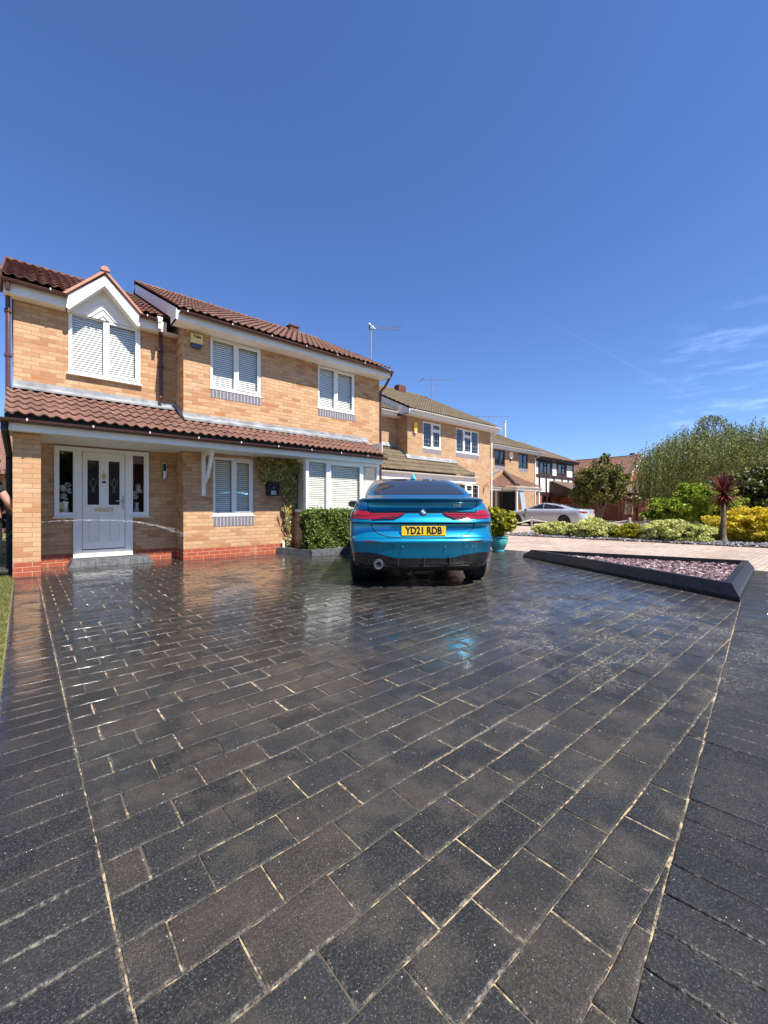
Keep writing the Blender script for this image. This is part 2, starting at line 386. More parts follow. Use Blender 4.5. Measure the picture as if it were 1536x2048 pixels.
class Blocks:
    def __init__(s): s.v = []; s.f = []; s.e = []
    def add(s, poly, tilt=.0045, top=.0):
        clean = []
        for p in poly:
            if not clean or (p-clean[-1]).length > .004: clean.append(p)
        while len(clean) > 2 and (clean[0]-clean[-1]).length < .004: clean.pop()
        if len(clean) < 3: return
        if area(clean) < 0: clean.reverse()
        if area(clean) < .0006: return
        jit = .0012
        p0 = inset(clean, .0013 + random.uniform(-.0006, .0009)); p0 = [p + Vector((random.uniform(-jit,jit), random.uniform(-jit,jit))) for p in p0]
        big = area(clean) > .008
        # extra points along the edges: slightly worn outline
        q = []
        for i in range(len(p0)):
            a, b = p0[i], p0[(i+1) % len(p0)]; m = 4 if (b-a).length > .08 and a.length < 4.5 else 1
            for k in range(m):
                t = k/m; r_ = 0 if k == 0 else random.uniform(-.0012, .0008)
                d = (b-a); nn = Vector((-d.y, d.x)).normalized() if d.length else Vector((0,0)); q.append(a + d*t - nn*r_)
        c = sum(clean, Vector((0,0)))/len(clean)
        gx, gy = random.gauss(0, tilt), random.gauss(0, tilt); dz = random.gauss(0, .0007) + top
        def Z(p, h): return (p.x, p.y, dz + h + (p.x-c.x)*gx + (p.y-c.y)*gy)
        def sh(d): return [p + (c-p)*min(.6, d/max(.02, min((c-p).length, .2)))for p in q]
        r = [(q, -.012, 1), (sh(.0008), -.0035, 1), (sh(.0038), -.0006, .85), (sh(.010), 0, .35), (sh(.03), .0003, 0)]
        base = len(s.v); n = len(q)
        for ring, h, e in r:
            for p in ring: s.v.append(Z(p, h)); s.e.append(e)
        for k in range(len(r)-1):
            for i in range(n):
                j = (i+1) % n; s.f.append((base+k*n+i, base+k*n+j, base+(k+1)*n+j, base+(k+1)*n+i))
        s.f.append(tuple(base+(len(r)-1)*n+i for i in range(n)))
    def build(s, name, mat):
        me = bpy.data.meshes.new(name); me.from_pydata(s.v, [], s.f); me.materials.append(mat)
        at = me.attributes.new('edge', 'FLOAT', 'POINT'); at.data.foreach_set('value', s.e)
        me.polygons.foreach_set('use_smooth', [True]*len(me.polygons))
        o = bpy.data.objects.new(name, me); COL.objects.link(o); return tag(o, kind='structure')
def block_mat(name, border=False):
    g = G(name); P = g.sep(g.pos()); r = g.rand()
    base = g.ramp(r, [(0,(.022,.022,.022)), (.3,(.052,.052,.049)), (.55,(.030,.031,.031)), (.72,(.060,.053,.044)), (.9,(.085,.068,.050)), (1,(.026,.026,.026))])
    if border: base = g.ramp(r, [(0,(.022,.022,.024)), (.5,(.036,.036,.039)), (1,(.048,.047,.048))])
    cloud = g.noise(5, 6, .6); fine = g.noise(130, 6, .85); grit = g.noise(330, 3, .7)
    base = g.mix(g.mr(cloud, .44, .64, 0, .25 if border else .75), base, (.135,.108,.082))
    base = g.mix(g.mr(fine, .47, .64, 0, .65), base, (.225,.215,.195))
    base = g.mix(g.mr(grit, .52, .36, 0, .75), base, (.010,.010,.011))
    mot = g.noise(19, 6, .7, dist=.6); base = g.mix(g.mr(mot, .52, .72, 0, .30), base, (.095,.088,.078)); base = g.mix(g.mr(mot, .47, .30, 0, .45), base, (.020,.020,.021))
    stain = g.noise(1.1, 6, .65, g.mapping(loc=(5,2,0))); base = g.mix(g.mr(stain, .52, .66, 0, .5), base, (.022,.022,.023))
    # pale chips in the face of the stone
    vo = g.node('ShaderNodeTexVoronoi'); g.l.new(g.pos(), vo.inputs['Vector']); vo.inputs['Scale'].default_value = 75
    cc = g.sep(vo.outputs['Color']); rad = g.math('MULTIPLY', g.mr(cc[0], .89, 1.0, 0, .16, False), 1)
    chip = g.math('LESS_THAN', vo.outputs['Distance'], rad)
    vo2 = g.node('ShaderNodeTexVoronoi'); g.l.new(g.pos(), vo2.inputs['Vector']); vo2.inputs['Scale'].default_value = 330
    c2 = g.sep(vo2.outputs['Color']); chip2 = g.math('LESS_THAN', vo2.outputs['Distance'], g.mr(c2[1], .86, 1.0, 0, .34, False))
    base = g.mix(g.math('MULTIPLY', chip2, .8), base, (.60,.57,.52))
    base = g.mix(g.math('MULTIPLY', chip, .8), base, (.85,.78,.64))
    # sand dust caught at the edges and in swept patches
    at = g.node('ShaderNodeAttribute', attribute_name='edge'); e = at.outputs['Fac']
    dn = g.noise(70, 6, .8); dl = g.noise(1.3, 4)
    edge = g.math('MULTIPLY', g.mr(g.math('ADD', dn, g.math('MULTIPLY', g.math('SUBTRACT', dl, .5), .55)), .50, .66), g.mr(e, .3, 1.0))
    base = g.mix(g.math('MULTIPLY', edge, .6), base, (.62,.54,.42))
    ex = g.math('SUBTRACT', P[0], 4.0); ey = g.math('SUBTRACT', P[1], 1.55)
    dd = g.math('SQRT', g.math('ADD', g.math('MULTIPLY', ex, ex), g.math('MULTIPLY', g.math('MULTIPLY', ey, ey), 1.8)))
    patch = g.math('MULTIPLY', g.mr(dd, 2.3, .8), g.mr(g.noise(3.2, 5, .65), .44, .60))
    res = g.math('MULTIPLY', patch, g.mr(g.noise(38, 8, .85, g.mapping((1,1.5,1)), dist=1), .525, .57))
    # sandy residue is confined to the right-hand part of the drive
    right = g.mr(g.math('SUBTRACT', P[0], g.math('MULTIPLY', P[1], .55)), .7, 2.2)
    res = g.math('MULTIPLY', res, right)
    base = g.mix(g.math('MULTIPLY', res, .6), base, (1.0,.88,.66))
    # standing wetness: grows away from the foreground, patchy
    d = g.math('ADD', g.math('MULTIPLY', P[0], .45), P[1])
    wet0 = g.mr(d, 1.15, 4.2)
    wn = g.noise(1.5, 5, .55, g.mapping((1,1.6,1)))
    wn2 = g.noise(6, 6, .65, g.mapping((1,1.5,1))); wet = g.math('MULTIPLY', wet0, g.mr(g.math('ADD', g.math('MULTIPLY', wn, .6), g.math('MULTIPLY', wn2, .4)), .33, .55))
    wet = g.math('MULTIPLY', wet, g.math('SUBTRACT', 1, g.math('MULTIPLY', res, .8)))
    wet = g.math('MULTIPLY', wet, g.math('SUBTRACT', 1, g.math('MULTIPLY', right, .42)))
    wet = g.math('MULTIPLY', wet, g.mr(r, 0, 1, .72, 1, False))
    base = g.mix(1, base, (.50,.50,.50), 'MULTIPLY')
    dark = g.mix(g.math('MULTIPLY', wet, .45), base, g.mix(1, base, (.48,.46,.44), 'MULTIPLY'))
    g.set(color=dark, rough=g.mr(g.math('ADD', wet, g.math('MULTIPLY', g.math('SUBTRACT', fine, .5), .5)), 0, 1, .60, .22), spec=g.mr(wet, 0, 1, .26, .45), coat=g.math('MINIMUM', 1, g.math('MULTIPLY', wet, 1.1)), coatr=.045)
    g.p.inputs['Coat IOR'].default_value = 1.45
    h = g.math('ADD', g.math('MULTIPLY', fine, .6), g.math('MULTIPLY', g.noise(420, 3), .5))
    bp = g.bump(h, g.mr(wet, 0, 1, .75, .22), .0022)
    wb = g.node('ShaderNodeBump'); wb.inputs['Strength'].default_value = .45; wb.inputs['Distance'].default_value = .003
    g.l.new(g.noise(16, 4, .6), wb.inputs['Height']); g.l.new(wb.outputs[0], g.p.inputs['Coat Normal'])
    return g.m
M['block'] = block_mat('wet_charcoal_block'); M['edge_block'] = block_mat('charcoal_edging_block', True)
V2 = lambda x, y: Vector((x, y))
X0L = .175; PX, PY = .256, .157; Y0 = .376
drive = Blocks()
for n in range(-2, 58):
    y0 = Y0 + n*PY; off = .018 if n % 2 == 0 else .146
    for k in range(-1, 37):
        x0 = off + k*PX + (random.uniform(-.004, .004) if n > 4 else 0)
        poly = [V2(x0, y0), V2(x0+PX, y0), V2(x0+PX, y0+PY), V2(x0, y0+PY)]
        if x0+PX < X0L or x0 > 9.2: continue
        if x0 < X0L: poly = clip(poly, V2(X0L, 0), V2(1, 0))
        if x0+PX > 9.2: poly = clip(poly, V2(9.2, 0), V2(-1, 0))
        if any((p-RO).dot(rn) < 0 for p in poly): poly = clip(poly, RO, rn)
        if len(poly) < 3: continue
        if y0 > 8.95 and x0 > 2.5: continue
        drive.add(poly)
drive.build('driveway', M['block'])
edge_l = Blocks(); y = .2
while y < 8.35:
    h_ = .1225; edge_l.add([V2(-.092, y), V2(X0L, y), V2(X0L, y+h_), V2(-.092, y+h_)], .006); y += h_
edge_l.build('driveway_left_edging', M['edge_block'])
edge_r = Blocks(); t = .2
while t < 9.3:
    a = RO + rd*t; b2 = RO + rd*(t+.1255); edge_r.add([a, a - rn*.262, b2 - rn*.262, b2], .006); t += .1255
edge_r.build('driveway_right_edging', M['edge_block'])
sheet('joint_sand', [(.168,.22),(9.22,1.225),(9.22,9.3),(.168,9.3)], -.0042, M['sand'])
M['dark_sand'] = simple('dark_joint_sand', (.09,.075,.06), .95, var=.8, scale=30, bump=.6)
sheet('edging_bed', [(-.095,-.05),(9.22,.93),(9.22,9.3),(-.095,9.3)], -.0075, M['dark_sand'])

def chips(n, inside, bx, z0, z1, s0, s1, tiltd=.5):
    vs = []; fs = []
    k = 0
    while k < n:
        x = random.uniform(bx[0], bx[1]); y = random.uniform(bx[2], bx[3])
        if not inside(x, y): continue
        k += 1; m = random.randint(4, 6); a0 = random.uniform(0, 6.28); s_ = random.uniform(s0, s1); as_ = random.uniform(.45, .9); th = random.uniform(.006, .014)*s_/.05
        Mx = Matrix.Translation((x, y, random.uniform(z0, z1))) @ Matrix.Rotation(random.uniform(0,6.28), 4, 'Z') @ Matrix.Rotation(random.gauss(0, tiltd), 4, 'X') @ Matrix.Rotation(random.gauss(0, tiltd*.7), 4, 'Y')
        ring = [(s_*math.cos(a0+6.283*i/m)*random.uniform(.7,1), s_*as_*math.sin(a0+6.283*i/m)*random.uniform(.7,1)) for i in range(m)]
        base = len(vs)
        for zz, f in ((-th,.9),(th,1)):
            for p in ring: vs.append(tuple(Mx @ Vector((p[0]*f, p[1]*f, zz))))
        fs += [tuple(base+m+i for i in range(m)), tuple(base+i for i in range(m))[::-1]] + [(base+i, base+(i+1)%m, base+m+(i+1)%m, base+m+i) for i in range(m)]
    return vs, fs
# ---- grass along the left edge
def blades(n, fx, h0, h1, wd):
    vs = np.zeros((n, 3, 3)); c = fx(n); a = rng.uniform(0, 6.283, n); h = rng.uniform(h0, h1, n); lx = rng.normal(0, .45, n)*h; ly = rng.normal(0, .45, n)*h
    vs[:,0] = c + np.stack([np.cos(a)*wd, np.sin(a)*wd, 0*a], 1); vs[:,1] = c - np.stack([np.cos(a)*wd, np.sin(a)*wd, 0*a], 1)
    vs[:,2] = c + np.stack([lx, ly, h], 1); return vs.reshape(-1, 3), np.arange(n*3).reshape(-1, 3)
def fx(n): return np.stack([-.105 - rng.beta(1, 2, n)*.9, rng.uniform(2.4, 9.3, n), np.full(n, -.006)], 1)
v_, f_ = blades(26000, fx, .008, .035, .0022)
tag(np_mesh('grass', v_, f_, M['grass']), 'short sun dried grass beside the left edge of the drive', 'grass', kind='stuff')

vs, fs = chips(700, lambda x, y: y > .376 and (V2(x, y)-RO).dot(rn) > 0, (.2, 3.5, .3, 3.6), .0005, .0015, .0014, .0038)
mb = MB(); mb.add(vs, fs); tag(mb.build('grit', simple('pale_grit', (.42,.33,.22), .9, var=.5, scale=90)), 'loose pale grit scattered over the near paving', 'grit', kind='stuff')
# ---- triangular planter of charcoal kerbs with slate chips
def kerb_ring(name, pts, h, wt, wb, label, cat, mat, closed=True, parent=None, seg=.20):
    """sloped kerb units following pts (outer line, counter-clockwise)"""
    mb = MB(); n = len(pts); P_ = [Vector(p) for p in pts]
    inn = inset(P_, wb) if closed else None
    outt = inset(P_, wb-wt) if closed else None
    for i in range(n if closed else n-1):
        j = (i+1) % n
        A, B = P_[i], P_[j]; a, b_ = inn[i], inn[j]; c, d = outt[i], outt[j]
        m = max(1, round((B-A).length/seg))
        for k in range(m):
            t0, t1 = k/m + (.0003 if k else 0), (k+1)/m - (.0003 if k < m-1 else 0)
            q = lambda U, V, t: U + (V-U)*t
            z = h + random.uniform(-.0006, .0006)
            vs = [(*q(A,B,t0), -.02), (*q(A,B,t1), -.02), (*q(a,b_,t1), -.02), (*q(a,b_,t0), -.02),
                  (*q(c,d,t0), z), (*q(c,d,t1), z), (*q(a,b_,t1), z), (*q(a,b_,t0), z),
                  (*q(A,B,t0), h*.28), (*q(A,B,t1), h*.28)]
            mb.add(vs, [(0,3,2,1), (4,5,6,7), (0,1,9,8), (8,9,5,4), (1,2,6,5,9), (2,3,7,6), (3,0,8,4,7)])
    o = mb.build(name, mat, parent, bevel=.0012)
    if label: tag(o, label, cat)
    return o
TA, TB, TC = V2(8.03, 4.72), V2(6.03, .885), V2(9.2, 1.16)
M['kerb_wet'] = simple('wet_charcoal_kerb', (.008,.008,.0085), .42, var=.4, scale=14, bump=.25, coat=.12)
kerb_ring('raised_planter', [TB, TC, TA], .180, .07, .15, 'low triangular raised bed of wet charcoal kerb blocks on the right of the drive', 'planter', M['kerb_wet'])
g = G('plum_slate'); g.set(color=g.ramp(g.rand(), [(0,(.10,.045,.048)), (.4,(.23,.125,.125)), (.8,(.38,.28,.27)), (1,(.13,.08,.085))]), rough=.5); M['slate'] = g.m
M['planter_soil'] = simple('planter_soil', (.06,.035,.03), .95)
tri_in = inset([TB, TC, TA], .152)
def in_tri(x, y):
    p = V2(x, y)
    for i in range(3):
        a, b_ = tri_in[i], tri_in[(i+1)%3]; e = b_-a
        if (-e.y*(p-a).x + e.x*(p-a).y) < .02*e.length: return False
    return True
mb = MB(); mb.add([(p.x, p.y, .075) for p in tri_in], [(0,1,2)]); tag(mb.build('planter_soil', M['planter_soil']), kind='structure')
vs, fs = chips(5200, in_tri, (6, 9.2, .9, 4.8), .08, .112, .014, .048)
mb = MB(); mb.add(vs, fs); tag(mb.build('slate_chippings', M['slate']), 'plum coloured slate chippings filling the triangular raised bed', 'slate', kind='stuff')

# ---- planting strip between the drives
BX = lambda y: 14.35 + (8.5-y)*.075
g = G('bark_soil'); g.set(color=g.mix(g.noise(20, 5), (.05,.035,.028), (.14,.10,.08)), rough=.95); M['soil'] = g.m
sheet('flower_bed', [(BX(-3),-3), (19.5,-3), (19.5,6.0), (17,9.5), (BX(9.3)-.1,9.3)], .004, M['soil'])
g = G('grey_slate'); g.set(color=g.ramp(g.rand(), [(0,(.08,.07,.075)), (.5,(.18,.16,.17)), (1,(.38,.35,.35))]), rough=.7); M['gslate'] = g.m
vs, fs = chips(5200, lambda x, y: x > BX(y) - .12 + .1*math.sin(y*5), (14.1, 17.2, -2.6, 9.2), .012, .04, .03, .075)
mb = MB(); mb.add(vs, fs); tag(mb.build('slate_mulch', M['gslate']), 'grey slate pieces scattered over the planted strip', 'slate', kind='stuff')
# ================================================================ house kit (walls run along X, fronts face -Y)
def wall_front(mb, Y, x0, x1, z0, z1, holes=(), depth=.10):
    xs = sorted({x0, x1, *[v for h in holes for v in h[:2]]}); zs = sorted({z0, z1, *[v for h in holes for v in h[2:]]})
    for i in range(len(xs)-1):
        for j in range(len(zs)-1):
            cx, cz = (xs[i]+xs[i+1])/2, (zs[j]+zs[j+1])/2
            if any(h[0] < cx < h[1] and h[2] < cz < h[3] for h in holes): continue
            mb.add([(xs[i],Y,zs[j]), (xs[i+1],Y,zs[j]), (xs[i+1],Y,zs[j+1]), (xs[i],Y,zs[j+1])], [(0,1,2,3)])
    for a, b, c, d in holes:
        D = Y+depth
        mb.add([(a,Y,c),(b,Y,c),(b,D,c),(a,D,c)], [(0,3,2,1)]); mb.add([(a,Y,d),(b,Y,d),(b,D,d),(a,D,d)], [(0,1,2,3)])
        mb.add([(a,Y,c),(a,Y,d),(a,D,d),(a,D,c)], [(0,3,2,1)]); mb.add([(b,Y,c),(b,Y,d),(b,D,d),(b,D,c)], [(0,1,2,3)])
def quad(mb, *p): mb.add(p, [tuple(range(len(p)))])
def block_shell(mb, x0, x1, yf, yb, z1, ridge=None, holes=(), z0=0.0):
    """front with openings, sides, back and gables"""
    wall_front(mb, yf, x0, x1, z0, z1, holes)
    quad(mb, (x0,yb,z0), (x1,yb,z0), (x1,yb,z1), (x0,yb,z1))
    for x in (x0, x1):
        if ridge: quad(mb, (x,yf,z0), (x,yb,z0), (x,yb,z1), (x,ridge[0],ridge[1]), (x,yf,z1))
        else: quad(mb, (x,yf,z0), (x,yb,z0), (x,yb,z1), (x,yf,z1))
def tiles(mb, O, U, V, Ln, Sl, gauge=.30, period=.15, amp=.038, lo=None, hi=None, ns=6, lift=.026):
    O, U, V = Vector(O), Vector(U).normalized(), Vector(V).normalized(); Nn = U.cross(V).normalized()
    if Nn.z < 0: Nn = -Nn
    r = 0; s0 = 0.0
    while s0 < Sl - .02:
        s1 = min(s0 + gauge + .03, Sl); sm = (s0+min(s0+gauge, Sl))/2
        a = lo(sm) if lo else 0; b = hi(sm) if hi else Ln
        if b - a < .05: s0 += gauge; continue
        n = max(2, int((b-a)/(period/ns))); vs = []
        tj = {}
        for i in range(n+1):
            x = a + (b-a)*i/n; ph = x/period
            t = int(x/(period*2)); 
            if t not in tj: tj[t] = (random.uniform(-.004, .004), random.uniform(-.004, .005))
            p = amp*(0.5+0.5*math.cos(2*math.pi*ph))**1.4
            j1, j2 = tj[t]
            base = O + U*x
            vs += [base + V*(s0+j2) + Nn*(p+lift+j1-.016), base + V*(s0+j2) + Nn*(p+lift+j1), base + V*s1 + Nn*(p+j1*.3)]
        fs = []
        for i in range(n):
            k = i*3; fs += [(k, k+3, k+4, k+1), (k+1, k+4, k+5, k+2)]
        mb.add(vs, fs); s0 += gauge; r += 1
def ridge_tiles(mb, A, B, r=.085, L_=.45):
    A, B = Vector(A), Vector(B); d = (B-A); n = max(1, int(d.length/L_)); t = d.normalized(); side = t.cross(Vector((0,0,1))).normalized(); up = side.cross(t)
    for i in range(n):
        p = A + d*(i/n); q = A + d*((i+1)/n); vs = []
        for e, rr in ((p, r*random.uniform(.98,1.06)), (q, r*.90)):
            for k in range(9):
                a = math.pi*(k/8)*1.16 - .25; j = .006*math.sin(i*7.1)
                vs.append(e + side*math.cos(a)*rr + up*(math.sin(a)*rr + j - .02))
        mb.add(vs, [(k, k+1, 10+k, 9+k) for k in range(8)] + [tuple(range(9))])
def gutter(mb, A, B, r=.056):
    A, B = Vector(A), Vector(B); t = (B-A).normalized(); side = t.cross(Vector((0,0,1))).normalized(); vs = []
    for e in (A, B):
        for k in range(9):
            a = math.pi + math.pi*k/8; vs.append(e + side*math.cos(a)*r + Vector((0,0,math.sin(a)*r)))
        for k in range(9):
            a = 2*math.pi - math.pi*k/8; vs.append(e + side*math.cos(a)*(r-.006) + Vector((0,0,math.sin(a)*(r-.006))))
    mb.add(vs, [(k, (k+1)%18, 18+(k+1)%18, 18+k) for k in range(18)] + [tuple(range(18))[::-1], tuple(range(18,36))])
def window(parent, x0, x1, z0, z1, Y, lights=2, mat='upvc', fw=.055, blind=True, toplight=(), leaded=False, proj=0.0, sill=True, name='window', gl='glass', slat=.043, room=True, split=None):
    """frame (part) > pane, blind, sill (sub-parts); Y is the plane of the frame's front"""
    mb = MB(); d = .06
    xs = split or [x0 + (x1-x0)*k/lights for k in range(lights+1)]
    mb.box(x0, x1, Y, Y+d, z0, z0+fw); mb.box(x0, x1, Y, Y+d, z1-fw, z1)
    mb.box(x0, x0+fw, Y, Y+d, z0+fw, z1-fw); mb.box(x1-fw, x1, Y, Y+d, z0+fw, z1-fw)
    for x in xs[1:-1]: mb.box(x-fw*.55, x+fw*.55, Y, Y+d, z0+fw, z1-fw)
    sash = []
    for k in range(len(xs)-1):
        a = xs[k] + (fw if k == 0 else fw*.55); b = xs[k+1] - (fw if k == len(xs)-2 else fw*.55)
        lo = z0+fw; hi = z1-fw
        if k in toplight:
            zt = z1 - (z1-z0)*.30; mb.box(a, b, Y, Y+d, zt-.03, zt+.03); s = .035
            for zz in ((lo, zt-.03), (zt+.03, hi)): sash.append((a, b, zz[0], zz[1], s))
        elif k % 2 == 1 or lights == 1: sash.append((a, b, lo, hi, .034))
    for a, b, lo, hi, s in sash:                      # opening sashes stand 12 mm proud
        y_ = Y-.014
        mb.box(a-.006, b+.006, y_, Y+.02, lo-.006, lo+s); mb.box(a-.006, b+.006, y_, Y+.02, hi-s, hi+.006)
        mb.box(a-.006, a+s, y_, Y+.02, lo+s, hi-s); mb.box(b-s, b+.006, y_, Y+.02, lo+s, hi-s)
    f = mb.build(name, M[mat], parent, bevel=.003)
    mb = MB(); mb.box(x0+.02, x1-.02, Y+.028, Y+.032, z0+.02, z1-.02); mb.build('pane', M[gl], f, fix=True)
    if leaded:
        mb = MB()
        for k in range(len(xs)-1):
            for q in range(1, 3):
                x = xs[k] + (xs[k+1]-xs[k])*q/3; mb.box(x-.006, x+.006, Y+.024, Y+.03, z0+fw, z1-fw)
        nz_ = 6
        for q in range(1, nz_): z = z0 + (z1-z0)*q/nz_; mb.box(x0+fw, x1-fw, Y+.0235, Y+.0275, z-.006, z+.006)
        mb.build('glazing_lead', M['lead'], f)
    if blind:
        mb = MB(); z = z0 + fw + .02; 
        while z < z1-fw*.6:
            for k in range(len(xs)-1):
                a = xs[k] + .03; b = xs[k+1]-.03; tl = .60
                c_, s_ = .0200, .010; y_ = Y+.085
                j = random.uniform(-.001, .001)
                mb.add([(a,y_-s_*.6,z-c_+j),(b,y_-s_*.6,z-c_-j),(b,y_+s_*.6,z+c_*.74-j),(a,y_+s_*.6,z+c_*.74+j)], [(0,1,2,3)])
            z += slat
        mb.build('blind', M['blind'], f, fix=False)
    if room:
        mb = MB(); y0, y1 = Y+.17, Y+.9 
        quad(mb, (x0-.05,y1,z0-.1), (x1+.05,y1,z0-.1), (x1+.05,y1,z1+.1), (x0-.05,y1,z1+.1)); b1 = Y+.062
        for x in (x0-.05, x1+.05): quad(mb, (x,b1,z0-.1), (x,y1,z0-.1), (x,y1,z1+.1), (x,b1,z1+.1))
        for z in (z0-.1, z1+.1): quad(mb, (x0-.05,b1,z), (x1+.05,b1,z), (x1+.05,y1,z), (x0-.05,y1,z))
        mb.build('room', M['interior'], f, fix=False)
    if sill:
        mb = MB(); mb.prism([(x0-.03, Y-.035, z0-.03), (x0-.03, Y-.035, z0-.012), (x0-.03, Y+.05, z0-.001), (x0-.03, Y+.05, z0-.03)], (x1-x0+.06, 0, 0)); mb.build('sill', M[mat], f)
    return f
def brackets(mb, x0, x1, Y, z, step=.9, r=.06):
    x = x0
    while x < x1: gutter_clip(mb, x, Y, z, r); x += step
def gutter_clip(mb, x, Y, z, r=.06):
    gutter(mb, (x, Y, z), (x+.035, Y, z), r)
def downpipe(parent, x, y, z0, z1, mat, name='downpipe', r=.034, gx=None, gy=None, gz=None):
    mb = MB(); pts = []
    if gy is not None: pts += [(gx if gx is not None else x, gy, gz), (gx if gx is not None else x, gy, gz-.08), (x, y, z1-.02)]
    pts += [(x, y, z1-.08), (x, y, z0+.12), (x, y-.03, z0+.03), (x, y-.10, z0)]
    mb.tube(pts, r, 8); mb.box(x-.05, x+.05, y-.04, y+.05, z1-.35, z1-.31); mb.box(x-.05, x+.05, y-.04, y+.05, (z0+z1)/2, (z0+z1)/2+.04)
    return mb.build(name, M[mat], parent, smooth=True)

# ================================================================ the near house
H = thing('brick_house', (0, 8.9, 0), 'near buff brick house with brown tiled porch, white door and white bay window', 'house')
PW = dict(W_L=(.626,1.768,3.51,4.64), W_A=(2.954,4.076,3.57,4.64), W_B=(5.565,6.72,3.57,4.64), W_S=(3.005,3.886,.90,2.13))
DX0, DX1 = .423, 1.918
# walls
mb = MB()
wall_front(mb, 9.45, -.12, 2.427, 0, 4.72, [PW['W_L'], (DX0, .76, .885, 2.17), (.76, 1.595, .13, 2.17), (1.595, DX1, .885, 2.17)])
for x in (-.12,): quad(mb, (x,9.45,0), (x,15.1,0), (x,15.1,4.82), (x,12.3,6.40), (x,9.45,4.92))
mb.box(-.12, 2.42, 15.1, 15.2, 0, 4.82)
mb.build('wall', M['brick'], H, fix=False)
mb = MB()
wall_front(mb, 8.9, 2.427, 7.57, 0, 4.68, [PW['W_A'], PW['W_B'], PW['W_S'], (4.95, 6.95, .98, 2.14)])
quad(mb, (2.427,8.9,0), (2.427,15.9,0), (2.427,15.9,4.8), (2.427,12.3,6.72), (2.427,8.9,4.93))
quad(mb, (7.57,8.9,0), (7.57,15.9,0), (7.57,15.9,4.8), (7.57,12.3,6.72), (7.57,8.9,4.93))
quad(mb, (2.427,15.9,0), (7.57,15.9,0), (7.57,15.9,4.8), (2.427,15.9,4.8))
mb.build('wall', M['brick'], H, fix=False)
mb = MB(); mb.box(-.114, .214, 8.35, 8.68, 0, 2.19); mb.build('porch_pillar', M['brick'], H, bevel=.002)
# brick soldier courses under the windows
for k in ('W_A', 'W_B', 'W_S'):
    x0, x1, z0, z1 = PW[k]; mb = MB()
    hh = .17 if k != 'W_S' else .20
    mb.box(x0+.0, x1-.0, 8.894, 8.93, z0-.036-hh, z0-.036); mb.build('sill_bricks', M['sill_brick'], H)
# windows
window(H, *PW['W_L'], 9.42, split=[.626, 1.185, 1.768])
window(H, *PW['W_A'], 8.92, split=[2.954, 3.49, 4.076])
window(H, *PW['W_B'], 8.92, split=[5.565, 6.10, 6.72])
window(H, *PW['W_S'], 8.92)
# roofs
P1, P2 = .53, .526
def slope(p): return Vector((0, 1, p)).normalized()
mb = MB()
sl = 3.1*math.sqrt(1+P1*P1)
vy = 1.15
tiles(mb, (-.27, 9.20, 4.87), (1,0,0), slope(P1), 2.75, sl, hi=lambda s: .84 + .57*s/vy if s < vy else 2.75)
tiles(mb, (-.27, 9.20, 4.87), (1,0,0), slope(P1), 2.75, vy, lo=lambda s: 1.99 - .57*s/vy)
quad(mb, (-.2, 15.3, 4.85), (2.42, 15.3, 4.85), (2.42, 12.3, 6.48), (-.2, 12.3, 6.48))
rf = mb.build('roof', M['tile_dark'], H, smooth=True, fix=False)
mb = MB(); ridge_tiles(mb, (-.28, 12.3, 6.50), (2.3, 12.3, 6.50)); mb.build('ridge_tiles', M['tile_dark'], rf, smooth=True)
mb = MB()
sl = 3.8*math.sqrt(1+P2*P2)
tiles(mb, (2.18, 8.5, 4.86), (1,0,0), slope(P2), 5.52, sl)
quad(mb, (2.2, 16.1, 4.85), (7.68, 16.1, 4.85), (7.68, 12.3, 6.84), (2.2, 12.3, 6.84))
rf = mb.build('roof', M['tile_red'], H, smooth=True, fix=False)
mb = MB(); ridge_tiles(mb, (2.18, 12.3, 6.87), (7.7, 12.3, 6.87)); mb.build('ridge_tiles', M['tile_red'], rf, smooth=True)
mb = MB(); mb.box(6.55, 6.85, 12.15, 12.4, 6.7, 6.98); mb.box(6.52, 6.88, 12.12, 12.43, 6.98, 7.02); mb.build('vent_tile', M['tile_dark'], rf)
mb = MB(); tiles(mb, (-.20, 8.06, 2.405), (1,0,0), slope(.485), 7.28, 1.55, lo=None, hi=lambda s: 7.28 - s*.02)
pr = mb.build('porch_roof', M['tile_red'], H, smooth=True, fix=False)
pts = []
mb = MB()   # lead flashing above the porch roof
mb.prism([(-.125, 9.452, 3.24), (-.125, 9.44, 3.24), (-.125, 9.432, 3.16), (-.125, 9.31, 3.10), (-.125, 9.31, 3.07), (-.125, 9.452, 3.1)], (2.555, 0, 0))
mb.prism([(2.41, 8.902, 2.97), (2.41, 8.89, 2.97), (2.41, 8.882, 2.90), (2.41, 8.77, 2.845), (2.41, 8.77, 2.80), (2.41, 8.902, 2.84)], (4.72, 0, 0))
mb.prism([(2.424, 8.89, 2.97), (2.424, 9.44, 3.24), (2.424, 9.44, 3.12), (2.424, 8.89, 2.84)], (-.012, 0, 0))
mb.build('flashing', M['lead'], pr)
